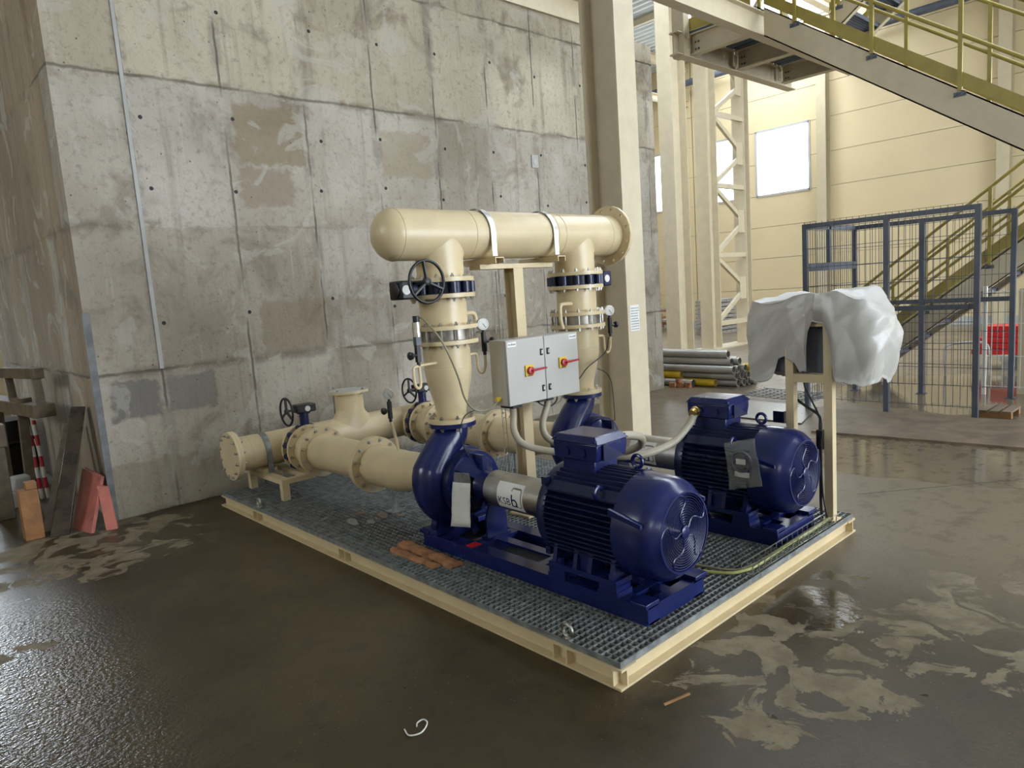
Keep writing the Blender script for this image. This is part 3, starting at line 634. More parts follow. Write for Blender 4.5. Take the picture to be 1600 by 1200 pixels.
# red beams on trestles
for r in range(5):
    for i in range(2):
        y0 = 1.0
        solo(B().box(11.6+i*.26, 11.84+i*.26, y0-.9, 2.92-.04*r, .22+r*.082, .22+r*.082+.074), 'red_beam', MT['redp'], 'red painted beam, %s in the %s layer under the stair' % (['front one', 'rear one'][i], names[r]), 'beam', 'stacked red beams', bevel=.006)
for k, y in enumerate((.6, 2.5)): solo(B().box(11.5, 12.2, y-.05, y+.05, .14, .22).box(11.55, 11.63, y-.04, y+.04, 0, .14).box(12.07, 12.15, y-.04, y+.04, 0, .14), 'trestle', MT['plinth'], ['low grey trestle under the near end of the red beams', 'low grey trestle under the left end of the red beams'][k], 'trestle', 'trestles under the red beams')
solo(B().tube(curve([(10.9, 3.05, 0.01), (10.9, 3.06, .30), (10.92, 3.02, .42), (10.95, 2.75, .46), (11.0, 2.6, .43), (11.0, 2.56, .3), (11.0, 2.56, 0.01)], 6), .016, 8), 'tube_stand', MT['plinth'], 'bent grey tube stand in front of the red beams', 'stand')
# boards lying on the wet floor
MT['ply'] = paint('muddy_board', (.20, .15, .105), .5, var=.3, scale=5, bump=.5, bs=60, dirt=.4)
solo(B().hexa([(6.92, -.6, 0), (7.98, -.6, 0), (7.84, 3.3, 0), (6.62, 3.0, 0), (6.92, -.6, .022), (7.98, -.6, .022), (7.84, 3.3, .022), (6.62, 3.0, .022)]), 'floor_board', MT['ply'], 'long muddy board lying on the floor in front of the cage', 'board')
MT['wply'] = paint('wet_sheet', (.11, .10, .09), .3, var=.2, scale=4, bump=.25, bs=60)
solo(B().hexa([(6.95, 3.25, 0), (7.9, 3.5, 0), (8.0, 4.55, 0), (7.0, 4.3, 0), (6.95, 3.25, .015), (7.9, 3.5, .015), (8.0, 4.55, .015), (7.0, 4.3, .015)]), 'wet_sheet', MT['wply'], 'wet flat sheet reflecting the windows behind the far motor', 'board')
b = B()
for i in range(9): b.bar((8.15, 3.75+i*.1, .012+i*.004), (8.75, 3.75+i*.1, .012+i*.004), .008, .008)
for i in range(7): b.bar((8.15+i*.1, 3.72, .02), (8.15+i*.1, 4.6, .052), .008, .008)
solo(b, 'rebar_mesh', MT['wire'], 'offcut of wire reinforcement mesh lying on the wet floor', 'mesh')
t = thing('wood_pallet', 'small broken pallet lying beside the right cage post', 'pallet', (8.2, 1.80, 0))
for i in range(3): B().box(8.02, 8.42, 1.68+i*.1, 1.76+i*.1, .055, .075).build('slat', MT['ply'], t)
for x in (8.04, 8.34): B().box(x, x+.06, 1.68, 1.96, 0, .055).build('bearer', MT['wood'], t)
# floor saw cut
fl = bpy.data.objects['floor']
B().bar((4.9, 1.9, .0005), (6.6, .55, .0005), .006, .001).build('saw_cut', MT['dark'], fl)
# ------------------------------------------------------------------ skid
SX0, SX1, SY0, SY1, G = 1.945, 4.175, 1.632, 5.73, .11
t = thing('skid_frame', 'long cream steel base frame of the pump skid on the wet floor', 'skid', ((SX0+SX1)/2, (SY0+SY1)/2, 0))
def skid_beam(x0, x1, y0, y1, along): # outer edge at x0/y0 side; 0.10 wide
    b = B()
    if along == 'y':
        b.box(x0, x1, y0, y1, 0, .010).box(x0+.006*(1 if x1 > x0 else -1), x1, y0, y1, .074, .084); xm = x0+(x1-x0)*.42; b.box(xm-.004, xm+.004, y0, y1, .010, .074)
    else:
        b.box(x0, x1, y0, y1, 0, .010).box(x0, x1, y0+.006*(1 if y1 > y0 else -1), y1, .074, .084); ym = y0+(y1-y0)*.42; b.box(x0, x1, ym-.004, ym+.004, .010, .074)
    return b
for nm, bb in (('side_beam', skid_beam(SX0, SX0+.1, SY0, SY1, 'y')), ('side_beam', skid_beam(SX1, SX1-.1, SY0, SY1, 'y')), ('end_beam', skid_beam(SX0+.1, SX1-.1, SY0, SY0+.1, 'x')), ('end_beam', skid_beam(SX0+.1, SX1-.1, SY1, SY1-.1, 'x'))): bb.build(nm, MT['cream'], t)
B().box(SX0, SX0+.1, SY0+.038, SY0+.046, .01, .074).build('corner_plate', MT['cream'], t); B().box(SX1-.1, SX1, SY0+.038, SY0+.046, .01, .074).build('corner_plate', MT['cream'], t)
for y in (2.4, 3.2, 4.0, 4.8): B().box(SX0+.1, SX1-.1, y-.03, y+.03, 0, .084).build('cross_beam', MT['cream'], t)
for x in (2.26, 2.70, 3.41, 3.85): B().box(x-.025, x+.025, SY0+.1, 3.4, 0, .084).build('inner_beam', MT['cream'], t)
for xo, xi in ((SX0, SX0+.042), (SX1, SX1-.042)):
    for y in (1.92, 3.74, 5.02):
        B().box(xo+.003*(1 if xi > xo else -1), xi, y-.004, y+.004, .010, .074).build('stiffener', MT['cream'], t)
        B().box(xo+.003*(1 if xi > xo else -1), xi, y+.072, y+.08, .010, .074).build('stiffener', MT['cream'], t)
for x, y in ((1.975, 1.93), (1.975, 5.03), (4.145, 1.93+.6), (4.145, 5.03)):
    b = B().torus((x, y, .146), (1, 0, 0), .026, .008, 24, 8).cyl((x, y, .084), (x, y, .122), .013, n=12).cyl((x, y, .11), (x, y, .116), .022, n=16); b.build('lifting_eye', MT['stain'], t, 'galvanised lifting eye')
# grating panels, each one can be lifted out
ys = [SY0+.008, 2.42, 3.22, 4.02, 4.82, SY1-.01]; xs = [SX0+.012, 3.055, SX1-.012]
ordn = ['end nearest the viewer', 'second row from the near end', 'middle row', 'fourth row from the near end', 'row at the concrete wall']
for i in range(5):
    for j in range(2):
        x0, x1, y0, y1 = xs[j]+.002, xs[j+1]-.002, ys[i]+.002, ys[i+1]-.002
        t = thing('grating_panel', 'galvanised grating panel, %s side, %s of the skid' % (['left', 'right'][j], ordn[i]), 'grating', ((x0+x1)/2, (y0+y1)/2, .084), 'grating panels of the skid')
        b = B(); b.box(x0, x1, y0, y0+.004, .085, G).box(x0, x1, y1-.004, y1, .085, G).box(x0, x0+.004, y0+.004, y1-.004, .085, G).box(x1-.004, x1, y0+.004, y1-.004, .085, G); b.build('border', MT['galv'], t)
        b = B(); n = round((x1-x0)/.034)
        for q in range(1, n): x = x0+(x1-x0)*q/n; b.box(x-.0017, x+.0017, y0+.004, y1-.004, .086, G-.001)
        n = round((y1-y0)/.034)
        for q in range(1, n): y = y0+(y1-y0)*q/n; b.box(x0+.004, x1-.004, y-.0026, y+.0026, .098, G-.0005)
        b.build('bars', MT['galv'], t, kind='stuff')

# ------------------------------------------------------------------ pump sets
AZ = .475
def logo(parent, X, y0, R, zc): # white label wrapped on the guard, lettering KSB and mark
    def wrap(u, v, d): # u along -y, v along the circumference upwards
        th = v/R; return Vector((X-(R+d)*math.cos(th), y0-u, zc+(R+d)*math.sin(th)))
    def sheet(u0, u1, v0, v1, d, mat, name, par):
        n = 30; vs = []; fs = []
        for i in range(n+1):
            v = v0+(v1-v0)*i/n
            for q in (u0, u1): vs.append(wrap(q, v, d))
        for i in range(n): fs.append((2*i, 2*i+1, 2*i+3, 2*i+2))
        return B().add(vs, fs).build(name, mat, par)
    L = sheet(.115, .315, -.07, .085, .0006, MT['white'], 'label', parent)
    def glyph(body, size, ux, vy, mat, sx=1.0):
        vs, fs = text_mesh(body, size); b = B().add([wrap(ux+p.x*sx, vy+p.y, .0010) for p in vs], fs); b.build('lettering', mat, L)
    glyph('KSB', .058, .122, -.040, MT['blue'], 1.02); glyph('b', .10, .222, -.045, MT['blue'], 1.1)
    def strip(pts, w, mat):
        b = B(); fine = [pts[0]]
        for (a, c) in zip(pts[:-1], pts[1:]):
            m = max(1, int(math.hypot(c[0]-a[0], c[1]-a[1])/.006)); fine += [(a[0]+(c[0]-a[0])*i/m, a[1]+(c[1]-a[1])*i/m) for i in range(1, m+1)]
        for (a, c) in zip(fine[:-1], fine[1:]):
            d = Vector((c[0]-a[0], c[1]-a[1])).normalized(); nrm = Vector((-d.y, d.x))*w/2; e = d*w/2
            q = [(a[0]-e.x+nrm.x, a[1]-e.y+nrm.y), (a[0]-e.x-nrm.x, a[1]-e.y-nrm.y), (c[0]+e.x-nrm.x, c[1]+e.y-nrm.y), (c[0]+e.x+nrm.x, c[1]+e.y+nrm.y)]
            b.add([wrap(x, y, .0009) for x, y in q], [(0, 1, 2, 3)])
        b.build('logo_mark', mat, L)
    strip([(.232, .045), (.236, .054), (.244, .058), (.290, .058), (.298, .054), (.302, .045), (.302, -.040), (.285, -.044)], .010, MT['hose'])
    strip([(.262, -.040), (.272, -.040)], .008, MT['blue'])

def pump_set(X, which, ident):
    D = dict(X=X)
    # ---- base plate
    t = thing('pump_baseplate', 'dark blue channel baseplate under the %s motor and pump' % which, 'baseplate', (X, 2.54, G), 'pump baseplates')
    y0, y1, zb, zt_ = 1.735, 3.35, G, .19
    for s in (-1, 1):
        b = B(); xo = X+s*.22; xi = X+s*.135
        b.box(xo, xi, y0, y1, zt_-.010, zt_).box(xo, xi, y0, y1, zb, zb+.008).box(X+s*.214, X+s*.205, y0, y1, zb+.008, zt_-.010); b.build('side_rail', MT['blue'], t)
        for y in (y0-.008, y1-.075): B().box(X+s*.235, X+s*.14, y, y+.085, zt_, zt_+.020).build('corner_lug', MT['blue'], t, bevel=.003)
    for y, w in ((y0, .055), (2.90, .07), (y1-.055, .055), (2.42, .05), (1.86, .05)): B().box(X-.205, X+.205, y, y+w, zt_-.012, zt_-.001).box(X-.205, X+.205, y, y+.010, zb, zt_-.012).build('cross_member', MT['blue'], t)
    B().box(X-.03, X+.03, y0+.055, 2.90, zt_-.012, zt_-.002).build('centre_strip', MT['blue'], t)
    B().box(X-.136, X+.136, y0+.06, y1-.06, zb+.001, zb+.005).build('base_sheet', MT['dark'], t)  # near-black sheet across the bottom of the frame openings
    # ---- motor
    m = thing('electric_motor', 'finned dark blue electric motor on the %s baseplate%s' % (which, ident), 'motor', (X, 2.0, zt_), 'electric motors')
    c = (X, 0, AZ); Yd = 2.345
    B().lathe((X, 0, AZ), (0, 1, 0), [(1.86, .195), (2.33, .195)], 48).build('housing', MT['dblue'], m)
    for s in (-1, 1):
        for i in range(12):
            z = -.142+i*.0255
            xi = math.sqrt(.193**2-z*z)-.004; xo = math.sqrt(.240**2-z*z)
            B().box(X+s*xi, X+s*xo, 1.895, 2.315, AZ+z-.0035, AZ+z+.0035).build('cooling_fin', MT['dblue'], m)
        for i in range(6):
            for zz in (1, -1):
                x = s*(.013+i*.0255); zi = math.sqrt(.193**2-x*x)-.004; zo = math.sqrt(.240**2-x*x)
                if zz < 0 and i > 3: continue
                B().box(X+x-.0035, X+x+.0035, 1.895, 2.315, AZ+zz*zi, AZ+zz*zo).build('cooling_fin', MT['dblue'], m)
        # corner pad with eye
        d = Vector((s*.74, 0, .67)); q = Vector((X, 0, AZ))+d*.215
        B().bar(q+V(0, 1.90, 0), q+V(0, 2.31, 0), .055, .045, d).build('corner_pad', MT['dblue'], m)
        e = q+d*.035+V(0, 2.00, 0); B().torus(e, (0, 1, 0), .026, .009, 24, 8).cyl(q+V(0, 2.0, 0), e-d*.02, .012, n=10).build('lifting_eye', MT['blue'], m)
    B().torus((X+.035, 1.945, AZ+.272), (1, 0, 0), .028, .009, 24, 8).cyl((X+.035, 1.945, AZ+.21), (X+.035, 1.945, AZ+.25), .013, n=10).build('lifting_eye', MT['blue'], m)
    B().lathe((X, 0, AZ), (0, 1, 0), [(2.31, .232), (2.335, .236), (2.36, .232), (2.372, .19), (2.40, .13), (2.42, .07)], 48).build('end_shield', MT['dblue'], m)
    for a in range(4):
        th = PI/4+a*PI/2; B().box(X+.245*math.cos(th)-.018, X+.245*math.cos(th)+.018, 2.32, 2.35, AZ+.245*math.sin(th)-.018, AZ+.245*math.sin(th)+.018).build('shield_lug', MT['dblue'], m)
    cw = B().lathe((X, 0, AZ), (0, 1, 0), [(1.900, .226), (1.900, .238), (1.82, .238), (1.765, .233), (1.73, .222), (1.705, .204), (1.69, .188), (1.678, .181), (1.678, .172), (1.75, .172)], 56, False, True).build('fan_cowl', MT['blue'], m)
    B().lathe((X, 0, AZ), (0, 1, 0), [(1.728, .171), (1.735, .171)], 40).build('shade_disc', MT['dark'], cw)  # black disc stands in for the shade inside the fan cowl
    for i in range(13): B().torus((X, 1.683, AZ), (0, 1, 0), .036+i*.0108, .0029, 44, 5).build('grille_ring', MT['blue'], cw)
    for i in range(5):
        th = 2*PI*i/5+.5; pts = []
        for q in range(11):
            r = .028+q*.0146; a = th+.28*math.sin(q/10*2*PI); pts.append((X+r*math.cos(a), 1.681, AZ+r*math.sin(a)))
        B().tube(pts, .0042, 6).build('grille_spoke', MT['blue'], cw)
    B().lathe((X, 0, AZ), (0, 1, 0), [(1.672, .024), (1.676, .030), (1.69, .030)], 20).build('grille_hub', MT['blue'], cw)
    for s in (-1, 1): B().prism([(0, 0), (.17, -.03), (.17, -.012), (0, .028)], (X+s*.232, 1.90, AZ+.10), (0, -1, 0), (0, 0, 1), (s*.014, 0, 0)).build('cowl_ridge', MT['blue'], cw)
    for s in (-1, 1): # feet
        b = B(); xo, xi = X+s*.215, X+s*.10
        b.box(xo, xi, 1.90, 2.31, .238, .262); 
        for y in (1.93, 2.06, 2.15, 2.28): b.prism([(0, 0), (.09, 0), (.055, .12), (.03, .12)], (xo-s*.006, y-.012, .262), (-s, 0, 0), (0, 0, 1), (0, .024, 0))
        b.box(xo-s*.03, xi, 2.06, 2.16, .262, .36)
        b.build('foot', MT['blue'], m)
        for y in (1.945, 2.255):
            B().box(X+s*.225, X+s*.115, y-.055, y+.055, .19, .214).box(X+s*.220, X+s*.12, y-.05, y+.05, .214, .238).build('shim_pad', MT['blue'], m)
            B().cyl((X+s*.185, y, .262), (X+s*.185, y, .285), .018, n=6).build('foot_bolt', MT['blue'], m)
    # terminal box
    B().box(X-.085, X+.085, 2.10, 2.30, AZ+.20, .752).build('box_neck', MT['blue'], m, bevel=.006)
    bx = B().prism([(2.07, .752), (2.33, .752), (2.335, .80), (2.335, .835), (2.06, .835), (2.06, .80)], (X-.11, 0, 0), (0, 1, 0), (0, 0, 1), (.22, 0, 0)).build('terminal_box', MT['blue'], m, bevel=.006)
    vs = [(X-.118, 2.05, .835), (X+.118, 2.05, .835), (X+.118, 2.345, .835), (X-.118, 2.345, .835), (X-.095, 2.085, .868), (X+.095, 2.085, .868), (X+.095, 2.32, .868), (X-.095, 2.32, .868)]
    lid = B().hexa(vs).build('lid', MT['blue'], bx, bevel=.005)
    b = B()
    for sx in (-1, 1):
        for yy in (2.075, 2.32): b.cyl((X+sx*.104, yy, .836), (X+sx*.104, yy, .852), .011, n=8)
    b.build('lid_screws', MT['blue'], bx)
    B().prism([(0, 0), (.15, 0), (.02, .075), (0, .075)], (X-.075, 2.055, .757), (1, 0, 0), (0, 0, 1), (0, -.006, 0)).build('ribbed_panel', MT['dblue'], bx)
    for yy in (2.15, 2.25): B().cyl((X-.112, yy, .79), (X-.119, yy, .79), .022, n=20).build('knock_out', MT['blue'], bx)
    # ---- coupling guard
    g = thing('coupling_guard', 'bare metal coupling guard with white logo label on the %s shaft' % which, 'coupling guard', (X, 2.63, AZ-.1), 'coupling guards')
    sh = B().lathe((X, 0, AZ), (0, 1, 0), [(2.375, .096), (2.375, .100), (2.91, .100), (2.91, .06)], 48, False, False).build('shell', MT['stain'], g)
    logo(g, X, 2.91, .100, AZ)
    B().cyl((X, 2.40, AZ), (X, 2.95, AZ), .035, n=20).build('shaft', MT['steel'], g)
    # ---- pump
    p = thing('centrifugal_pump', 'dark blue volute pump casing on the %s baseplate%s' % (which, ident), 'pump', (X, 3.1, zt_), 'centrifugal pumps')
    PY = 3.265
    pts = []; rs = []
    for i in range(30):
        f = i/29; th = math.radians(62-265*f); Rc = .158+.040*f; rr = .058+.052*f
        pts.append((X+Rc*math.cos(th), PY, AZ+Rc*math.sin(th))); rs.append(rr)
    last = Vector(pts[-1])
    tail = curve([last, V(X-.150, PY, AZ+.125), V(X-.085, PY, AZ+.205), V(X-.02, PY, AZ+.268), V(X, PY, AZ+.315), V(X, PY, .806)], 6)
    m_ = len(tail)-1
    for i, q in enumerate(tail[1:]): pts.append(q); rs.append(.110+(.086-.110)*((i+1)/m_))
    b = B().tube(pts, rs, 22)
    b.lathe((X, 0, AZ), (0, 1, 0), [(PY-.095, .09), (PY-.095, .165), (PY-.075, .205), (PY+.075, .205), (PY+.095, .15), (PY+.10, .12)], 40)
    b.cyl((X, PY+.09, AZ), (X, PY+.16, AZ), .115, n=36)
    b.build('volute', MT['blue'], p)
    B().ring((X, PY, 0), (0, 0, 1), .800, .824, .07, .140, 40).build('discharge_flange', MT['blue'], p)
    B().ring((X, 0, AZ), (0, 1, 0), PY+.14, PY+.165, .1, .172, 40).build('suction_flange', MT['blue'], p)
    for s in (-1, 1):
        b = B().box(X+s*.225, X+s*.09, PY-.06, PY+.07, .19, .222); b.prism([(.095, .222), (.20, .222), (.165, .36), (.095, .36)], (X, PY-.02, 0), (s, 0, 0), (0, 0, 1), (0, .05, 0)); b.build('foot', MT['blue'], p, bevel=.004)
        B().cyl((X+s*.20, PY, .222), (X+s*.20, PY, .245), .017, n=6).build('foot_bolt', MT['blue'], p)
    # casing cover, lantern and bearing bracket
    B().lathe((X, 0, AZ), (0, 1, 0), [(3.115, .12), (3.115, .188), (3.14, .192), (3.172, .192)], 40).build('casing_cover', MT['dblue'], p)
    b = B()
    for i in range(12):
        a = 2*PI*i/12; b.cyl((X+.176*math.cos(a), 3.115, AZ+.176*math.sin(a)), (X+.176*math.cos(a), 3.10, AZ+.176*math.sin(a)), .013, n=6)
    b.build('cover_bolts', MT['blue'], p, kind='stuff')
    B().lathe((X, 0, AZ), (0, 1, 0), [(2.93, .05), (2.93, .082), (2.99, .084), (3.01, .090)], 36, True, False).build('bearing_housing', MT['blue'], p)
    b = B() # lantern arms with open windows
    n = 40; vs = []; fs = []
    prof = [(3.0, .088), (3.03, .105), (3.06, .142), (3.085, .170), (3.118, .184)]
    b.lathe((X, 0, AZ), (0, 1, 0), [(3.095, .130), (3.095, .186), (3.12, .186), (3.12, .130), (3.095, .130)], 40, False, False)
    for a0, a1 in ((math.radians(38), math.radians(142)), (math.radians(218), math.radians(322))):
        for layer in (0, .012):
            pass
        k = 14; vo = []; vi = []
        for j, (yy, r) in enumerate(prof):
            for i in range(k+1):
                a = a0+(a1-a0)*i/k; vo.append((X+r*math.cos(a), yy, AZ+r*math.sin(a))); vi.append((X+(r-.014)*math.cos(a), yy, AZ+(r-.014)*math.sin(a)))
        M_ = len(vo); f = []
        for j in range(len(prof)-1):
            for i in range(k):
                q = j*(k+1)+i; f.append((q, q+1, q+k+2, q+k+1)); f.append((M_+q, M_+q+k+1, M_+q+k+2, M_+q+1))
            for i in (0, k):
                q = j*(k+1)+i; f.append((q, q+k+1, M_+q+k+1, M_+q))
        b.add(vo+vi, f)
    b.build('lantern', MT['blue'], p)
    B().box(X-.012, X+.012, 3.0, 3.10, AZ+.09, AZ+.175).build('rib', MT['blue'], p)
    b = B(); b.cyl((X, 2.95, AZ), (X, 3.17, AZ), .045, n=20); b.lathe((X, 0, AZ), (0, 1, 0), [(3.06, .045), (3.06, .085), (3.115, .085)], 24); b.build('shaft_seal', MT['black'], p)
    b = B(); random.seed(int(X*10))
    for i in range(7):
        z0 = AZ-.05+i*.02; b.tube(curve([(X-.085, 3.10, z0+.05), (X-.125, 3.07, z0+random.uniform(-.02, .03)), (X-.10, 3.04, z0-.05)], 4), .0035, 5)
    b.build('seal_pipes', MT['black'], p, kind='stuff')
    # bracket support foot
    B().prism([(-.075, .20), (.075, .20), (.075, .31), (.045, .395), (-.045, .395), (-.075, .31)], (X, 2.925, 0), (1, 0, 0), (0, 0, 1), (0, .014, 0)).build('support_plate', MT['blue'], p)
    B().box(X-.08, X+.08, 2.905, 2.975, .190, .204).build('support_foot', MT['blue'], p); B().box(X-.02, X+.02, 2.94, 3.0, .36, .41).build('support_stub', MT['blue'], p)
    B().bar((X-.10, 3.07, .33), (X-.11, 2.98, .235), .012, .05).build('cover_clip', MT['blue'], p)
    # ---- riser: reducer spool
    r = thing('reducer_spool', 'cream conical reducer on the discharge flange of the %s pump' % which, 'pipe', (X, PY, .826), 'reducer spools')
    B().lathe((X, PY, 0), (0, 0, 1), [(.826, .082), (.850, .086), (.885, .088), (.92, .094), (1.06, .128), (1.115, .137), (1.14, .138), (1.285, .138)], 44).build('cone', MT['cream'], r)
    B().torus((X, PY, 1.145), (0, 0, 1), .138, .0022, 44, 6).build('weld_seam', MT['cream'], r)
    B().ring((X, PY, 0), (0, 0, 1), .826, .850, .08, .140, 40).build('lower_flange', MT['cream'], r); B().ring((X, PY, 0), (0, 0, 1), 1.283, 1.306, .13, .190, 44).build('upper_flange', MT['cream'], r)
    B().bolts((X, PY, 0), (0, 0, 1), .120, 8, .800, .850).build('flange_bolts', MT['bolt'], r, kind='stuff')
    # ---- wafer check valve between long studs
    v = thing('check_valve', 'bare steel wafer check valve clamped by long studs above the %s reducer' % which, 'valve', (X, PY, 1.307), 'wafer check valves')
    B().lathe((X, PY, 0), (0, 0, 1), [(1.307, .155), (1.366, .155)], 40).build('body', MT['wafer'], v)
    B().bolts((X, PY, 0), (0, 0, 1), .172, 12, 1.283, 1.390, r=.0125).build('studs', MT['bolt'], v, kind='stuff')
    s_ = thing('riser_spool', 'short cream flanged spool below the butterfly valve of the %s pump line' % which, 'pipe', (X, PY, 1.367), 'riser spools')
    B().cyl((X, PY, 1.367), (X, PY, 1.568), .136, n=44).build('shell', MT['cream'], s_)
    B().ring((X, PY, 0), (0, 0, 1), 1.367, 1.390, .13, .190, 44).build('lower_flange', MT['cream'], s_); B().ring((X, PY, 0), (0, 0, 1), 1.546, 1.569, .13, .190, 44).build('upper_flange', MT['cream'], s_)
    B().torus((X, PY, 1.40), (0, 0, 1), .136, .0025, 44, 6).build('weld_seam', MT['cream'], s_)
    # ---- butterfly valve
    sg = -1 if which == 'nearer' else 1
    v = thing('butterfly_valve', 'blue lug butterfly valve with %s on top of the %s riser' % ('black handwheel' if sg < 0 else 'gearbox facing the column', which), 'valve', (X, PY, 1.57), 'discharge butterfly valves')
    b = B().cyl((X, PY, 1.571), (X, PY, 1.634), .158, n=40)
    for i in range(12):
        a = 2*PI*(i+.5)/12; q = Vector((X+.170*math.cos(a), PY+.170*math.sin(a), 0)); b.cyl(q+V(0, 0, 1.573), q+V(0, 0, 1.632), .025, n=14)
    b.build('lug_body', MT['dblue'], v)
    B().bolts((X, PY, 0), (0, 0, 1), .172, 12, 1.546, 1.660).build('flange_bolts', MT['bolt'], v, kind='stuff')
    gx = X+sg*.275
    B().cyl((X+sg*.15, PY, 1.602), (X+sg*.23, PY, 1.602), .042, n=18).build('stem_neck', MT['dblue'], v)
    gb = B().box(gx-.042, gx+.042, PY-.062, PY+.062, 1.552, 1.655).build('gearbox', MT['black'] if sg < 0 else MT['dblue'], v, bevel=.01)
    B().lathe((gx+sg*.042, PY, 1.604), (sg, 0, 0), [(0, .045), (.008, .045), (.010, .040)], 24).build('indicator_rim', MT['black'], gb)
    B().lathe((gx-.012, PY-.062, 1.604), (0, -1, 0), [(0, .026), (.004, .026)], 24).build('indicator', MT['dial'], gb)
    hub = Vector((gx+.055, PY-.165, 1.640)) if sg < 0 else Vector((gx+.02, PY+.165, 1.62))
    k = -1 if sg < 0 else 1
    B().cyl(Vector((hub.x, PY, hub.z)), hub, .011, n=12).build('shaft', MT['black'], v)
    hw = B().torus(hub, (0, 1, 0), .113, .0085, 48, 10).build('handwheel', MT['black'], v)
    B().lathe(hub, (0, k, 0), [(-.012, .022), (.010, .022), (.016, .012)], 16).build('hub', MT['black'], hw)
    for i in range(3):
        a = PI/2+.12+2*PI*i/3; B().bar(hub+V(0, 0, 0), hub+V(.110*math.cos(a), 0, .110*math.sin(a)), .010, .020, (0, 1, 0)).build('spoke', MT['black'], hw)
    return D
pump_set(2.48, 'nearer', ' at the front of the skid'); pump_set(3.63, 'farther', ' behind the other one')

# ------------------------------------------------------------------ discharge header
HY, HZ, HR = 3.265, 1.905, .142
t = thing('discharge_header', 'large cream horizontal collector pipe across both risers', 'pipe', (3.05, HY, HZ-HR))
cap = [(0.0, .001), (.004, .03), (.014, .066), (.032, .098), (.055, .122), (.08, .136), (.105, .142)]
B().lathe((2.065, HY, HZ), (1, 0, 0), cap+[(1.94, HR)], 56, True, True).build('barrel', MT['cream'], t)
for x in (2.17, 2.665, 3.35, 3.42, 3.90): B().torus((x, HY, HZ), (1, 0, 0), HR, .0022, 56, 6).build('weld_seam', MT['cream'], t)
B().holed((3.995, HY, HZ), (1, 0, 0), 0, .026, HR-.01, .207, 12, .180, .011).build('end_flange', MT['cream'], t)
B().ring((3.995, HY, HZ), (1, 0, 0), -.004, .02, HR-.012, HR+.004, 48).build('weld_neck', MT['cream'], t)
for X in (2.48, 3.63):
    # tee branch: short saddle blend
    prof = []
    b = B(); n = 48; rows = [(1.64, .136), (1.70, .136), (1.745, .1365)]; vs = []; fs = []
    for z, r in rows:
        for i in range(n): a = 2*PI*i/n; vs.append((X+r*math.cos(a), HY+r*math.sin(a), z))
    for i in range(n):
        a = 2*PI*i/n; dy = .1365*math.sin(a); z = HZ-math.sqrt(max(HR*HR-dy*dy*.98, 0))-.012; vs.append((X+.139*math.cos(a), HY+dy, max(z, 1.75)))
    for i in range(n):
        a = 2*PI*i/n; dy = .140*math.sin(a); z = HZ-math.sqrt(max(HR*HR-dy*dy*.96, 0))+.012; vs.append((X+.156*math.cos(a), HY+dy*.99, max(z, 1.77)))
    for j in range(4):
        for i in range(n): k = (i+1) % n; fs.append((j*n+i, j*n+k, (j+1)*n+k, (j+1)*n+i))
    b.add(vs, fs); b.build('branch', MT['cream'], t, ang=60)
    B().ring((X, HY, 0), (0, 0, 1), 1.636, 1.660, .13, .190, 44).build('branch_flange', MT['cream'], t)
for x, nm in ((2.775, 'left'), (3.305, 'right')):
    b = B(); n = 26
    for s in (0,):
        vs = []; fs = []
        path = [(-.149, -.135)]+[(.149*math.cos(PI-PI*i/n), .149*math.sin(PI-PI*i/n)) for i in range(n+1)]+[(.149, -.135)]
        for (a, c) in path:
            l = math.hypot(a, max(c, 0)) if c > 0 else .149; o_ = (a/.149*.154, c/.149*.154 if c > 0 else c)
            vs += [(x-.019, HY+a, HZ+c), (x+.019, HY+a, HZ+c), (x+.019, HY+o_[0], HZ+o_[1]), (x-.019, HY+o_[0], HZ+o_[1])]
        m = len(path)
        for i in range(m-1):
            for j in range(4): k = (j+1) % 4; fs.append((4*i+j, 4*i+k, 4*i+4+k, 4*i+4+j))
        b.add(vs, fs)
    solo(b, 'pipe_strap', MT['stain'], 'flat metal strap over the collector pipe, %s one of the two' % nm, 'strap', 'straps of the collector pipe')
t = thing('header_support', 'cream post with cross channels carrying the collector pipe', 'pipe support', (3.055, HY, G))
b = B(); b.box(3.015, 3.095, HY-.045, HY-.037, G+.01, 1.70).box(3.015, 3.095, HY+.037, HY+.045, G+.01, 1.70).box(3.051, 3.059, HY-.037, HY+.037, G+.01, 1.70); b.build('post', MT['cream'], t)
B().box(2.96, 3.15, HY-.09, HY+.09, G, G+.012).build('base_plate', MT['cream'], t)
B().box(2.74, 3.36, HY-.05, HY+.05, 1.70, 1.728).build('cross_arm', MT['cream'], t)
for x in (2.79, 3.32):
    b = B(); b.box(x-.035, x+.035, HY-.175, HY+.185, 1.756, 1.762).box(x-.035, x-.029, HY-.175, HY+.185, 1.728, 1.756).box(x+.029, x+.035, HY-.175, HY+.185, 1.728, 1.756); b.build('cross_channel', MT['cream'], t)
# thin perforated cable ladder on the far side of the post
b = B()
for q in (2.955, 2.985): b.bar((q, HY+.09, .3), (q, HY+.09, 1.69), .004, .004, (1, 0, 0))
for i in range(14): b.bar((2.955, HY+.09, .35+.1*i), (2.985, HY+.09, .35+.1*i), .004, .004)
solo(b, 'wire_cable_tray', MT['steel'], 'narrow wire cable tray running up beside the support post', 'cable tray')

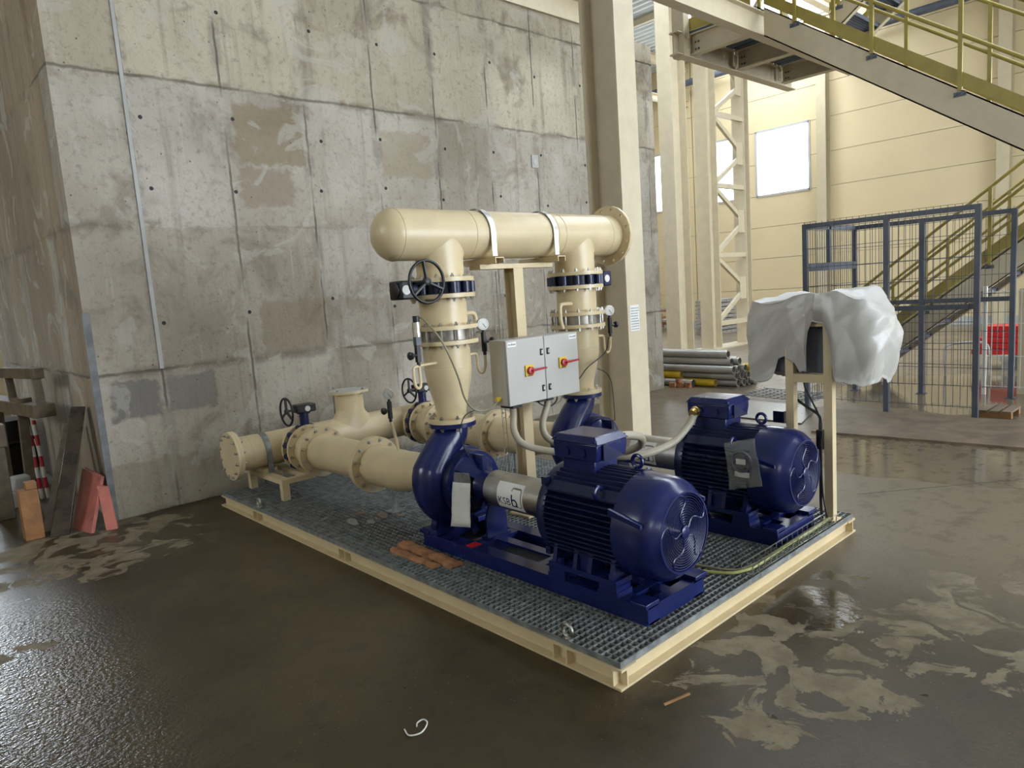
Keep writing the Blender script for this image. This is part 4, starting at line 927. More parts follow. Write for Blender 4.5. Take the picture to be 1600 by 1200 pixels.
# ------------------------------------------------------------------ suction side
SHY, SZ, SR = 5.47, .438, .137
t = thing('suction_header', 'cream horizontal suction collector lying along the concrete wall', 'pipe', (2.95, SHY, SZ-SR))
B().cyl((1.985, SHY, SZ), (3.92, SHY, SZ), SR, n=48).build('barrel', MT['cream'], t)
B().ring((1.985, SHY, SZ), (1, 0, 0), 0, .024, SR-.01, .190, 44).build('end_flange', MT['cream'], t)
B().lathe((3.92, SHY, SZ), (1, 0, 0), [(0, SR), (.03, .13), (.055, .10), (.07, .05), (.074, .001)], 40).build('end_cap', MT['cream'], t)
b = B(); n = 48; vs = []; fs = []; rowsq = 9
for q in range(rowsq):
    f = q/(rowsq-1); e = (1-f)**2.2
    for i in range(n):
        a = 2*PI*i/n; rx = .1215+.060*e; ry = .1215+.011*e; dy = ry*math.sin(a); zb = SZ+math.sqrt(max(0, SR*SR-dy*dy))-.004
        vs.append((3.045+rx*math.cos(a), SHY+dy, zb+(.655-zb)*f))
vs += [(3.045+.1215*math.cos(2*PI*i/n), SHY+.1215*math.sin(2*PI*i/n), .79) for i in range(n)]
for q in range(rowsq):
    for i in range(n): k = (i+1) % n; fs.append((q*n+i, q*n+k, (q+1)*n+k, (q+1)*n+i))
b.add(vs, fs).build('stub', MT['cream'], t, ang=60)
B().ring((3.045, SHY, 0), (0, 0, 1), .785, .803, .05, .172, 44).build('stub_flange', MT['cream'], t); B().torus((3.045, SHY, .70), (0, 0, 1), .1215, .002, 40, 6).build('weld_seam', MT['cream'], t)
for x in (2.10, 2.72, 3.38): B().torus((x, SHY, SZ), (1, 0, 0), SR, .002, 44, 6).build('weld_seam', MT['cream'], t)
for X in (2.48, 3.63):
    B().lathe((X, 0, SZ), (0, -1, 0), [(-SHY+.06, .155), (-SHY+.12, .145), (-SHY+.16, SR), (-5.232, SR)], 44).build('branch', MT['cream'], t)
    B().ring((X, 0, SZ), (0, 1, 0), 5.232, 5.256, .12, .190, 44).build('branch_flange', MT['cream'], t)
bf = thing('blind_flange', 'cream blind flange closing the left end of the suction collector', 'flange', (1.97, SHY, SZ-.19))
B().cyl((1.961, SHY, SZ), (1.984, SHY, SZ), .190, n=44).build('disc', MT['cream'], bf); B().bolts((0, SHY, SZ), (1, 0, 0), .168, 12, 1.961, 2.009).build('flange_bolts', MT['bolt'], bf, kind='stuff')
o = thing('cover_disc', 'clear plastic disc taped over the upright stub of the suction collector', 'cover', (3.045, SHY, .803))
B().cyl((3.045, SHY, .803), (3.045, SHY, .809), .165, n=40).build('disc', MT['plast'], o)
b = B()
for i in range(4): a = .4+i*PI/2; b.cyl((3.045+.15*math.cos(a), SHY+.15*math.sin(a), .775), (3.045+.15*math.cos(a), SHY+.15*math.sin(a), .825), .010, n=6)
b.build('screws', MT['bolt'], o, kind='stuff')
b = B(); n = 30; vs = []; fs = []; path = [(-.139, -.17)]+[(.139*math.cos(PI-PI*i/n), .139*math.sin(PI-PI*i/n)) for i in range(n+1)]+[(.139, -.17)]
for a, c in path:
    f = .144/.139; vs += [(2.20, SHY+a, SZ+c), (2.245, SHY+a, SZ+c), (2.245, SHY+a*f, SZ+(c*f if c > 0 else c)), (2.20, SHY+a*f, SZ+(c*f if c > 0 else c))]
for i in range(len(path)-1):
    for j in range(4): k = (j+1) % 4; fs.append((4*i+j, 4*i+k, 4*i+4+k, 4*i+4+j))
b.add(vs, fs); solo(b, 'pipe_strap', MT['galv'], 'grey strap around the suction collector next to its blind flange', 'strap')
t = thing('suction_support', 'low cream angle frame under the blind end of the suction collector', 'pipe support', (2.28, 5.3, G))
B().box(2.155, 2.43, 5.0, 5.055, .235, .270).build('front_beam', MT['cream'], t); B().box(2.155, 2.225, 5.055, 5.68, .235, .270).build('side_beam', MT['cream'], t); B().box(2.36, 2.43, 5.055, 5.68, .235, .270).build('side_beam', MT['cream'], t)
for x, y in ((2.155, 5.0), (2.155, 5.60), (2.375, 5.60)): B().box(x, x+.055, y, y+.05, G, .235).build('leg', MT['cream'], t)
B().box(2.17, 2.28, SHY-.12, SHY+.12, .270, SZ-SR+.004).build('saddle', MT['cream'], t)
def suction_line(X, which):
    v = thing('butterfly_valve', 'black-ringed suction butterfly valve with raised handwheel on the %s suction branch' % which, 'valve', (X, 5.195, SZ-.19), 'suction butterfly valves')
    b = B().cyl((X, 5.166, SZ), (X, 5.230, SZ), .165, n=40)
    for i in range(12):
        a = 2*PI*(i+.5)/12; q = Vector((X+.172*math.cos(a), 0, SZ+.172*math.sin(a))); b.cyl(q+V(0, 5.168, 0), q+V(0, 5.228, 0), .025, n=14)
    b.build('lug_body', MT['dblue'], v)
    B().bolts((X, 0, SZ), (0, 1, 0), .170, 12, 5.140, 5.256).build('flange_bolts', MT['bolt'], v, kind='stuff')
    B().cyl((X, 5.198, SZ+.16), (X, 5.198, .725), .036, n=18).build('stem_neck', MT['blue'], v); B().cyl((X, 5.198, .715), (X, 5.198, .727), .052, n=18).build('neck_flange', MT['blue'], v)
    gb = B().box(X-.075, X+.085, 5.14, 5.255, .727, .790).build('gearbox', MT['black'], v, bevel=.008)
    B().lathe((X+.01, 5.14, .757), (0, -1, 0), [(0, .022), (.005, .022)], 24).build('indicator', MT['dial'], gb)
    B().cyl((X-.07, 5.17, .757), (X-.15, 5.17, .757), .010, n=12).build('shaft', MT['black'], v)
    h = Vector((X-.152, 5.17, .752)); hw = B().torus(h, (1, 0, 0), .107, .0085, 44, 10).build('handwheel', MT['black'], v)
    B().lathe(h, (-1, 0, 0), [(-.01, .02), (.012, .02)], 14).build('hub', MT['black'], hw)
    for i in range(3):
        a = PI/2+2*PI*i/3; B().bar(h, h+V(0, .104*math.cos(a), .104*math.sin(a)), .010, .018, (1, 0, 0)).build('spoke', MT['black'], hw)
    s = thing('dismantling_spool', 'short cream double-flanged spool in front of the %s suction valve' % which, 'pipe', (X, 5.06, SZ-.19), 'short suction spools')
    B().cyl((X, 4.96, SZ), (X, 5.164, SZ), SR, n=44).build('shell', MT['cream'], s)
    for y in (4.960, 5.140): B().ring((X, 0, SZ), (0, 1, 0), y, y+.024, .12, .190, 44).build('flange', MT['cream'], s)
    s = thing('suction_pipe', 'straight cream flanged suction pipe of the %s pump line' % which, 'pipe', (X, 4.55, SZ-.19), 'suction pipes')
    B().cyl((X, 4.19, SZ), (X, 4.957, SZ), SR, n=48).build('shell', MT['cream'], s)
    for y in (4.192, 4.933): B().ring((X, 0, SZ), (0, 1, 0), y, y+.024, .12, .193, 44).build('flange', MT['cream'], s)
    B().bolts((X, 0, SZ), (0, 1, 0), .170, 12, 4.933, 4.984).build('flange_bolts', MT['bolt'], s, kind='stuff')
    s = thing('eccentric_reducer', 'cream eccentric suction reducer between pipe flange and %s volute' % which, 'pipe', (X, 3.8, SZ-.19), 'eccentric reducers')
    b = B(); n = 44; vs = []; fs = []
    for y, r, z in ((3.432, .108, AZ), (3.50, .110, AZ-.001), (3.56, .114, AZ-.004), (3.80, .134, SZ+.003), (3.84, SR, SZ), (4.19, SR, SZ)):
        for i in range(n): a = 2*PI*i/n; vs.append((X+r*math.cos(a), y, z+r*math.sin(a)))
    for j in range(5):
        for i in range(n): k = (i+1) % n; fs.append((j*n+k, j*n+i, (j+1)*n+i, (j+1)*n+k))
    b.add(vs, fs); b.build('cone', MT['cream'], s)
    B().ring((X, 0, AZ), (0, 1, 0), 3.432, 3.456, .09, .172, 40).build('pump_flange', MT['cream'], s); B().ring((X, 0, SZ), (0, 1, 0), 4.165, 4.189, .12, .193, 44).build('pipe_flange', MT['cream'], s)
    B().bolts((X, 0, SZ), (0, 1, 0), .170, 12, 4.165, 4.216).build('flange_bolts', MT['bolt'], s, kind='stuff')
    B().bolts((X, 0, AZ), (0, 1, 0), .148, 8, 3.405, 3.456).build('pump_bolts', MT['bolt'], s, kind='stuff')
    l = B().cyl((X+.05, 4.06, G), (X+.05, 4.06, SZ-SR+.003), .012, n=12).cyl((X+.05, 4.06, G), (X+.05, 4.06, G+.05), .022, n=12).box(X+.0, X+.10, 4.01, 4.11, G, G+.008)
    solo(l, 'pipe_jack', MT['galv'], 'thin threaded jack under the %s suction reducer' % which, 'pipe support', 'pipe jacks')
suction_line(2.48, 'nearer'); suction_line(3.63, 'farther')

# ------------------------------------------------------------------ gauges and small bore tubing
def gauge(name, label, c, facing, stem_to, block=True, wheel=(1, 0, 0), R=.037):
    c = Vector(c); f = Vector(facing).normalized(); t = thing(name, label, 'gauge', (c.x, c.y, stem_to[2]))
    B().lathe(c, f, [(-.030, R*.9), (-.028, R), (.004, R), (.008, R*.94)], 32).build('case', MT['steel'], t)
    dl = B().lathe(c, f, [(.0082, R*.9), (.0090, R*.9)], 32).build('dial', MT['dial'], t)
    d, u, v = basis(f); b = B()
    for i in range(24):
        a = math.radians(-225+270*i/23); e = (u*math.cos(a)+v*math.sin(a)); b.bar(c+f*.0095+e*R*.70, c+f*.0095+e*R*.82, .0014, .0006, f)
    b.build('scale', MT['black'], dl, kind='stuff')
    e = (u*.6-v*.8); B().bar(c+f*.0105-e*R*.15, c+f*.0105+e*R*.72, .0028, .0008, f).build('needle', MT['black'], dl)
    s = Vector(stem_to); B().cyl(c-V(0, 0, R*.9), V(c.x, c.y, c.z-R-.015), .009, n=10).build('neck', MT['black'], t)
    if block:
        z = c.z-R-.012; k = B().box(c.x-.012, c.x+.012, c.y-.012, c.y+.012, z-.115, z).cyl((c.x, c.y, z-.115), (c.x, c.y, z-.135), .011, n=10).build('shutoff_block', MT['black'], t, bevel=.003)
        w = Vector(wheel).normalized(); q = V(c.x, c.y, z-.055); B().cyl(q, q+w*.045, .009, n=10).lathe(q+w*.045, w, [(0, .008), (.003, .021), (.016, .023), (.020, .016)], 18).build('shutoff_knob', MT['black'], k)
    return t
def tubing(label, pts, r=.0085, mat='cream', k=6, cat='tube', name='gauge_tube'):
    solo(B().tube(curve(pts, k), r, 10), name, MT[mat], label, cat)
gauge('pressure_gauge', 'round pressure gauge to the right of the nearer riser', (2.715, 3.20, 1.376), (-.45, -1, .05), (2.715, 3.2, 1.2), wheel=(1, -.2, 0))
tubing('cream gauge siphon tube looping from the nearer reducer on its right', [(2.60, 3.21, 1.205), (2.640, 3.20, 1.207), (2.652, 3.20, 1.19), (2.654, 3.20, 1.13), (2.668, 3.20, 1.095), (2.695, 3.20, 1.095), (2.712, 3.20, 1.13), (2.715, 3.20, 1.196)])
tubing('cream bypass elbow tube on the right side of the nearer riser spool', [(2.61, 3.24, 1.445), (2.66, 3.23, 1.448), (2.685, 3.23, 1.43), (2.69, 3.23, 1.385)], .013)
gauge('pressure_gauge', 'round pressure gauge in front of the column beside the farther riser', (3.895, 3.20, 1.378), (-.6, -1, .05), (3.895, 3.2, 1.2), wheel=(1, -.2, 0))
tubing('cream gauge siphon tube looping from the farther reducer on its right', [(3.755, 3.21, 1.205), (3.80, 3.20, 1.207), (3.822, 3.20, 1.19), (3.826, 3.20, 1.12), (3.845, 3.20, 1.085), (3.872, 3.20, 1.09), (3.89, 3.20, 1.13), (3.895, 3.20, 1.196)])
tubing('cream bypass elbow tube at the left of the farther riser spool', [(3.53, 3.21, 1.448), (3.43, 3.21, 1.450), (3.405, 3.21, 1.432), (3.402, 3.21, 1.35), (3.42, 3.21, 1.29)], .014)
gauge('pressure_gauge', 'dark pressure gauge on a thin standpipe above the nearer suction reducer', (2.437, 3.865, .955), (-.7, -1, .05), (2.45, 3.87, .8), wheel=(-1, -.3, 0), R=.035)
tubing('thin cream standpipe under the suction gauge', [(2.48, 3.874, .572), (2.468, 3.871, .65), (2.452, 3.868, .72), (2.438, 3.865, .775)], .010)
t = thing('pressure_transmitter', 'clear-bodied pressure transmitter with black cap left of the nearer riser', 'transmitter', (2.232, 3.2, 1.2))
B().cyl((2.238, 3.2, 1.425), (2.238, 3.2, 1.460), .019, n=16).build('cap', MT['black'], t); B().cyl((2.236, 3.2, 1.345), (2.236, 3.2, 1.425), .022, n=20).build('housing', MT['steel'], t); B().box(2.218, 2.252, 3.185, 3.215, 1.30, 1.345).build('collar', MT['dgrey'], t)
B().box(2.219, 2.243, 3.188, 3.212, 1.205, 1.300).cyl((2.231, 3.2, 1.185), (2.231, 3.2, 1.205), .011, n=10).build('shutoff_block', MT['black'], t); B().cyl((2.23, 3.2, 1.245), (2.185, 3.19, 1.245), .009, n=10).lathe((2.185, 3.19, 1.245), (-1, -.2, 0), [(0, .008), (.003, .021), (.016, .023), (.02, .016)], 16).build('shutoff_knob', MT['black'], t)
tubing('cream siphon tube hanging in a loop left of the nearer reducer', [(2.36, 3.21, 1.185), (2.29, 3.20, 1.186), (2.205, 3.20, 1.18), (2.192, 3.20, 1.155), (2.194, 3.20, 1.09), (2.21, 3.20, 1.062), (2.23, 3.20, 1.07), (2.234, 3.20, 1.11), (2.232, 3.20, 1.183)])
tubing('thin pale signal cable from the transmitter across the nearer reducer to the cabinet', [(2.250, 3.195, 1.452), (2.27, 3.16, 1.43), (2.32, 3.08, 1.30), (2.385, 3.06, 1.12), (2.44, 3.08, .98), (2.50, 3.08, .905), (2.58, 3.07, .885), (2.66, 3.07, .912), (2.69, 3.07, .935)], .0055, 'cable', name='signal_cable', cat='cable')
tubing('thin black cable dropping over the nearer discharge flange', [(2.505, 3.078, .900), (2.44, 3.085, .88), (2.415, 3.10, .83), (2.41, 3.11, .78), (2.43, 3.11, .70), (2.44, 3.08, .64)], .003, 'bcable', name='signal_cable', cat='cable')
tubing('thin black cable hanging behind the cabinet to the farther pump', [(3.32, 3.10, .93), (3.42, 3.10, .95), (3.52, 3.10, 1.02), (3.735, 3.12, 1.10), (3.78, 3.12, 1.2)], .004, 'bcable', name='signal_cable', cat='cable')
tubing('thin black cable running down the farther nozzle from its flange', [(3.62, 3.10, 1.0), (3.70, 3.10, .965), (3.755, 3.10, .90), (3.77, 3.10, .80), (3.765, 3.09, .68), (3.74, 3.07, .62)], .003, 'bcable', name='signal_cable', cat='cable')
# ------------------------------------------------------------------ control cabinet
t = thing('control_cabinet', 'grey two-door control cabinet between the risers with two red-handled switches', 'cabinet', (3.005, 3.07, .89))
X0, X1, Y0, Y1, Z0, Z1 = 2.70, 3.31, 2.99, 3.14, .892, 1.278
B().box(X0, X1, Y0+.016, Y1, Z0, Z1).build('body', MT['grey'], t, bevel=.004)
xm = (X0+X1)/2+.005
for k, (a, c) in enumerate(((X0, xm-.0025), (xm+.0025, X1))):
    d = B().box(a, c, Y0, Y0+.014, Z0+.001, Z1-.001).build('door', MT['grey'], t, bevel=.004)
    lx = xm-.028 if k == 0 else xm+.028
    for z in (1.185, .965):
        b = B().box(lx-.011, lx+.011, Y0-.006, Y0, z-.020, z+.020).build('lock', MT['black'], d, bevel=.003); B().box(lx-.005, lx+.005, Y0-.009, Y0-.006, z-.010, z+.010).build('lock_insert', MT['steel'], d)
    sx = (a+c)/2+(.015 if k == 0 else 0); sz = 1.085 if k == 0 else 1.10
    p = B().box(sx-.034, sx+.034, Y0-.010, Y0, sz-.034, sz+.034).build('switch_plate', MT['yellow'], d, bevel=.003)
    B().lathe((sx, Y0-.010, sz), (0, -1, 0), [(0, .024), (.016, .023), (.018, .018)], 24).build('knob', MT['red'], d); B().bar((sx, Y0-.034, sz), (sx+.115, Y0-.034, sz+.006), .015, .010).build('handle', MT['red'], d)
    B().box(sx-.02, sx+.02, Y0-.0106, Y0-.010, sz-.031, sz-.026).build('print', MT['black'], p)
    q = (a+.010, a+.078) if k == 0 else (c-.078, c-.010)
    pl = B().box(q[0], q[1], Y0-.0012, Y0, Z1-.040, Z1-.012).build('name_plate', MT['white'], d)
    b = B(); random.seed(k)
    for j in range(9):
        u = q[0]+.006+j*.0066; h = random.choice((.006, .009, .012)); b.box(u, u+.004, Y0-.0016, Y0-.0012, Z1-.031, Z1-.031+h)
    b.build('print', MT['dgrey'], pl, kind='stuff')
b = B().box(X0+.05, X0+.12, Y0+.03, Y1-.01, Z0-.022, Z0); b.build('cable_gland', MT['black'], t); B().box(xm-.04, xm+.02, Y0+.03, Y1-.01, Z0-.018, Z0).build('cable_gland', MT['black'], t); B().box(xm+.03, xm+.085, Y0+.03, Y1-.01, Z0-.018, Z0).build('cable_gland', MT['black'], t)
B().cyl((X0, 3.07, .935), (X0-.035, 3.07, .935), .014, n=6).build('brass_gland', MT['yellow'], t, 'yellow cable gland')
for x in (3.035, 3.075): B().box(x-.015, x+.015, Y1, HY-.045, 1.0, 1.03).build('bracket', MT['cream'], t)
# conduits from the cabinet to the motors
solo(B().tube(curve([(2.795, 3.07, .872), (2.775, 3.05, .82), (2.745, 3.02, .74), (2.76, 2.97, .665), (2.84, 2.88, .62), (2.93, 2.72, .600), (2.98, 2.55, .60), (3.02, 2.40, .605), (3.12, 2.32, .615), (3.28, 2.28, .645), (3.42, 2.27, .715), (3.505, 2.27, .785)], 8), .021, 14), 'cable_conduit', MT['hose'], 'long grey conduit sagging from the cabinet to the farther terminal box', 'conduit')
solo(B().tube(curve([(3.085, 3.06, .874), (3.06, 3.05, .83), (2.985, 3.02, .74), (2.96, 2.97, .67), (2.985, 2.88, .625), (3.03, 2.70, .60), (3.02, 2.46, .62), (2.93, 2.25, .70), (2.80, 2.14, .785), (2.68, 2.15, .815), (2.60, 2.17, .80)], 8), .021, 14), 'cable_conduit', MT['hose'], 'grey conduit bending from the cabinet middle to the nearer terminal box', 'conduit')
for X, y, z, d, nm in ((3.52, 2.27, .79, (-1, 0, -.15), 'left side of the farther'), (2.59, 2.17, .80, (1, 0, 0), 'far side of the nearer')):
    solo(B().lathe((X-(.006 if d[0] < 0 else -.006), y, z), d, [(-.008, .032), (.010, .032), (.012, .027), (.034, .026), (.036, .022), (.05, .022)], 12), 'conduit_gland', MT['brass'], 'brass conduit gland on the %s terminal box' % nm, 'cable gland')
tubing('thin black cable loop under the cabinet bottom', [(2.98, 3.06, .885), (3.02, 3.05, .85), (3.09, 3.04, .835), (3.15, 3.05, .855), (3.17, 3.06, .888)], .0045, 'bcable', name='control_cable', cat='cable')
tubing('thin tan cable loop under the right cabinet door', [(3.08, 3.06, .868), (3.14, 3.05, .838), (3.19, 3.05, .85), (3.215, 3.06, .888)], .004, 'cable', name='control_cable', cat='cable')
# ------------------------------------------------------------------ covered box on its stand
t = thing('box_stand', 'cream two-post stand at the near right corner of the skid', 'stand', (4.0, 1.81, G))
for y in (1.70, 1.925):
    B().box(3.97, 4.02, y-.024, y+.024, G, 1.30).build('post', MT['cream'], t)
B().box(3.972, 4.018, 1.724, 1.901, .915, .965).build('cross_bar', MT['cream'], t); B().box(3.972, 4.018, 1.724, 1.901, 1.24, 1.29).build('cross_bar', MT['cream'], t)
B().box(3.95, 4.04, 1.66, 1.74, G, G+.008).build('foot_plate', MT['cream'], t); B().box(3.95, 4.04, 1.885, 1.965, G, G+.008).build('foot_plate', MT['cream'], t)
t = thing('control_box', 'dark grey control box mostly hidden under white film', 'control box', (4.12, 1.83, .96))
B().box(4.022, 4.24, 1.60, 2.10, .965, 1.38).build('body', MT['dgrey'], t, bevel=.006); B().box(4.02, 4.022, 1.62, 2.08, .985, 1.36).build('back_plate', MT['dgrey'], t)
# crumpled film
nA, rows = 300, 84; vs = []; fs = []
c0 = Vector((4.125, 1.835))
def lerp(y, tab):
    for (a, va), (b_, vb) in zip(tab[:-1], tab[1:]):
        if a <= y <= b_: return va+(vb-va)*(y-a)/(b_-a)
    return tab[0][1] if y < tab[0][0] else tab[-1][1]
HEM = [(1.44, .93), (1.52, .905), (1.66, .935), (1.685, 1.16), (1.715, 1.255), (1.775, 1.27), (1.800, 1.20), (1.812, .985), (1.85, .98), (1.875, 1.03), (1.91, 1.045), (1.96, 1.07), (2.01, 1.05), (2.035, .93), (2.10, .905), (2.20, .915)]
random.seed(19); CREASE = []   # crossing fold directions of the crumpled film
for _fr in (3.2, 4.1, 6.3, 8.2, 11.0, 15.0, 19.0):
    _d = Vector((random.uniform(-.5, .5), random.uniform(-1, 1), random.uniform(-.9, .9))).normalized(); CREASE.append((_d, _fr, random.uniform(0, 2), .15/_fr))
for j in range(rows+1):
    for i in range(nA):
        a = 2*PI*i/nA; ca, sa = math.cos(a), math.sin(a)
        e = 5.0; rad = (abs(ca)**e+abs(sa)**e)**(-1/e)
        hx, hy = .168, (.365 if sa < 0 else .345)
        ytop = c0.y+hy*rad*sa; zt0 = lerp(ytop, [(1.46, 1.345), (1.54, 1.395), (1.64, 1.425), (1.80, 1.430), (1.95, 1.405), (2.10, 1.395), (2.2, 1.390)])
        if j <= 24:
            f = j/24; x = c0.x+hx*rad*ca*f; y = c0.y+hy*rad*sa*f; z = lerp(y, [(1.46, 1.345), (1.54, 1.395), (1.64, 1.425), (1.80, 1.430), (1.95, 1.405), (2.10, 1.395), (2.2, 1.390)])
        else:
            f = (j-24)/(rows-24); h = lerp(ytop, HEM) if ca < -.15 else .92+.02*math.sin(7*a)
            h += .010*mnoise.noise(Vector((a*9, 0, 3)))+.006*mnoise.noise(Vector((a*30, 1, 3)))
            bul = math.sin(min(1, f*1.05)*PI)*(.045 if sa < -.2 else .012)+.012*min(1, f*6)
            x = c0.x+(hx+bul)*rad*ca; y = c0.y+(hy+bul)*rad*sa; z = zt0+(h-zt0)*f
        q = Vector((x, y, z)); w = min(1, .30+j/22)
        wp = Vector((mnoise.noise(q*3.1), mnoise.noise(q*3.1+Vector((7, 0, 0))), mnoise.noise(q*3.1+Vector((0, 9, 0)))))*.04
        fold = sum(am*(abs(((q+wp).dot(dv)*fr+ph) % 2-1)-.5) for dv, fr, ph, am in CREASE)
        fine = 0
        out = Vector((ca, sa*.8, .1)).normalized() if j > 24 else Vector((ca*.3, sa*.3, 1)).normalized()
        vs.append(q+out*(fold+fine)*w)
for j in range(rows):
    for i in range(nA): k = (i+1) % nA; fs.append((j*nA+i, (j+1)*nA+i, (j+1)*nA+k, j*nA+k))
film = solo(B().add(vs, fs), 'plastic_cover', MT['plast'], 'crumpled white plastic film draped over the control box', 'plastic sheet', ang=40)
sd = film.modifiers.new('thickness', 'SOLIDIFY'); sd.thickness = .002
tubing('black cable bundle hanging from the covered box down the stand post', [(4.06, 1.95, .965), (4.07, 1.98, .86), (4.05, 1.92, .80), (4.02, 1.84, .76), (3.99, 1.76, .72), (3.965, 1.745, .64), (3.96, 1.742, .40), (3.955, 1.74, .2), (3.93, 1.72, .13)], .008, 'bcable', name='cable_bundle', cat='cable')
tubing('thin black cable beside the bundle on the stand', [(4.06, 1.88, .965), (4.05, 1.87, .88), (4.03, 1.82, .80), (3.985, 1.75, .70), (3.958, 1.735, .60), (3.954, 1.73, .3), (3.95, 1.70, .125)], .005, 'bcable', name='cable_bundle', cat='cable')
solo(B().box(3.955, 3.985, 1.725, 1.765, .53, .645), 'junction_box', MT['black'], 'small black junction box on the stand post', 'box', bevel=.003)
solo(B().box(3.985, 4.03, 1.97, 2.04, .66, .73), 'blue_box', MT['dblue'], 'small dark blue box beside the farther stand post', 'box', bevel=.003)
# wire cable tray along the near skid edge
b = B(); y0 = 1.66; L0, L1 = 3.0, 3.96
for y, z in ((1.655, G+.004), (1.685, G+.004), (1.715, G+.004), (1.655, G+.045), (1.715, G+.045)): b.bar((L0, y, z), (L1, y, z), .004, .004)
for i in range(17):
    x = L0+(L1-L0)*i/16; b.bar((x, 1.655, G+.002), (x, 1.715, G+.002), .004, .004); b.bar((x, 1.655, G+.002), (x, 1.655, G+.047), .004, .004, (0, 1, 0)); b.bar((x, 1.715, G+.002), (x, 1.715, G+.047), .004, .004, (0, 1, 0))
solo(b, 'wire_cable_tray', MT['steel'], 'wire basket cable tray along the near edge of the skid', 'cable tray')
MT['ycab'] = paint('yellow_green_cable', (.36, .37, .12), .5, var=.2)
tubing('yellow-green earth cable lying in the wire basket tray', [(3.95, 1.69, G+.02), (3.7, 1.685, G+.017), (3.4, 1.69, G+.017), (3.1, 1.682, G+.017), (3.0, 1.70, G+.015), (2.93, 1.76, G+.010), (2.86, 1.95, G+.008), (2.84, 2.15, G+.008)], .008, 'ycab', name='earth_cable', cat='cable')
tubing('second pale cable next to the earth cable in the tray', [(3.95, 1.70, G+.018), (3.6, 1.702, G+.014), (3.2, 1.70, G+.014), (3.02, 1.722, G+.012), (2.96, 1.80, G+.010), (2.92, 2.0, G+.009)], .006, 'cable', name='earth_cable', cat='cable')
# paper pouch on the nearer pump, bag on the farther motor
def sheet(name, label, cat, P, mat, bow=.01, n=8, th=.0015):
    P = [Vector(p) for p in P]; vs = []; fs = []; nr = (P[1]-P[0]).cross(P[3]-P[0]).normalized()
    for j in range(n+1):
        for i in range(n+1):
            u, v = i/n, j/n; q = P[0]*(1-u)*(1-v)+P[1]*u*(1-v)+P[2]*u*v+P[3]*(1-u)*v
            vs.append(q+nr*(bow*math.sin(PI*u)*math.sin(PI*v)+mnoise.noise(q*14)*bow*.8))
    for j in range(n):
        for i in range(n): a = j*(n+1)+i; fs.append((a, a+1, a+n+2, a+n+1))
    o = solo(B().add(vs, fs), name, mat, label, cat); s = o.modifiers.new('t', 'SOLIDIFY'); s.thickness = th; return o
o = sheet('document_sheet', 'folded white paper hanging on the bearing bracket of the nearer pump', 'paper', [(2.292, 3.06, .53), (2.292, 2.905, .545), (2.286, 2.925, .295), (2.283, 3.095, .27)], MT['paper'], .006)
sheet('document_pouch', 'clear pouch strip above the white paper on the nearer pump', 'pouch', [(2.30, 3.05, .585), (2.30, 2.915, .60), (2.297, 2.905, .545), (2.297, 3.06, .53)], MT['bagfilm'], .004)
o = sheet('plastic_bag', 'clear plastic bag tied to the side of the farther motor', 'plastic bag', [(3.375, 2.01, .655), (3.375, 1.83, .700), (3.372, 1.795, .445), (3.372, 1.985, .395)], MT['bagfilm'], .014, 14)
solo(B().torus((3.378, 1.915, .56), (1, .1, 0), .055, .006, 30, 8), 'gasket_ring', MT['dgrey'], 'dark gasket ring inside the clear bag', 'gasket')
solo(B().box(3.376, 3.379, 1.87, 1.955, .475, .505).box(3.376, 3.379, 1.89, 1.945, .545, .575), 'paper_slip', MT['paper'], 'white paper slip inside the clear bag', 'paper')
# timber pieces on the grating
def split_wood(x0, y0, x1, y1, w, h, seed):
    random.seed(seed); b = B(); n = 9; d = Vector((x1-x0, y1-y0, 0)); L = d.length; d.normalize(); s = Vector((-d.y, d.x, 0)); vs = []; fs = []
    for i in range(n+1):
        q = Vector((x0, y0, G))+d*(L*i/n); ww = w/2*random.uniform(.75, 1.1); hh = h*random.uniform(.7, 1.15); o = random.uniform(-.006, .006)
        vs += [q+s*(-ww+o), q+s*(ww+o), q+s*(ww*.8+o)+V(0, 0, hh), q+s*o+V(0, 0, hh*1.2), q+s*(-ww*.75+o)+V(0, 0, hh*.9)]
    for i in range(n):
        for j in range(5): k = (j+1) % 5; fs.append((5*i+j, 5*i+k, 5*i+5+k, 5*i+5+j))
    fs += [(4, 3, 2, 1, 0), tuple(5*n+j for j in range(5))]; return b.add(vs, fs)
solo(split_wood(2.175, 3.45, 2.175, 2.92, .085, .022, 5), 'split_board', MT['brick'], 'wider split reddish board lying on the grating by the nearer baseplate', 'wood', flat=True)
solo(split_wood(2.095, 3.42, 2.090, 3.0, .055, .018, 8), 'split_board', MT['brick'], 'narrower split reddish board nearest the skid edge', 'wood', flat=True)
solo(B().hexa([(2.36, 3.14, G+.007), (2.36, 3.03, G+.007), (2.60, 2.99, G+.007), (2.60, 3.10, G+.007), (2.36, 3.14, G+.024), (2.36, 3.03, G+.024), (2.60, 2.99, G+.024), (2.60, 3.10, G+.024)]), 'plank_offcut', MT['gwood'], 'pale plank offcut lying inside the nearer baseplate', 'wood')
solo(B().box(2.268, 2.335, 2.90, 2.955, .1905, .1935), 'red_tag', MT['redp'], 'small red tag on the nearer baseplate rail', 'tag')
random.seed(11)
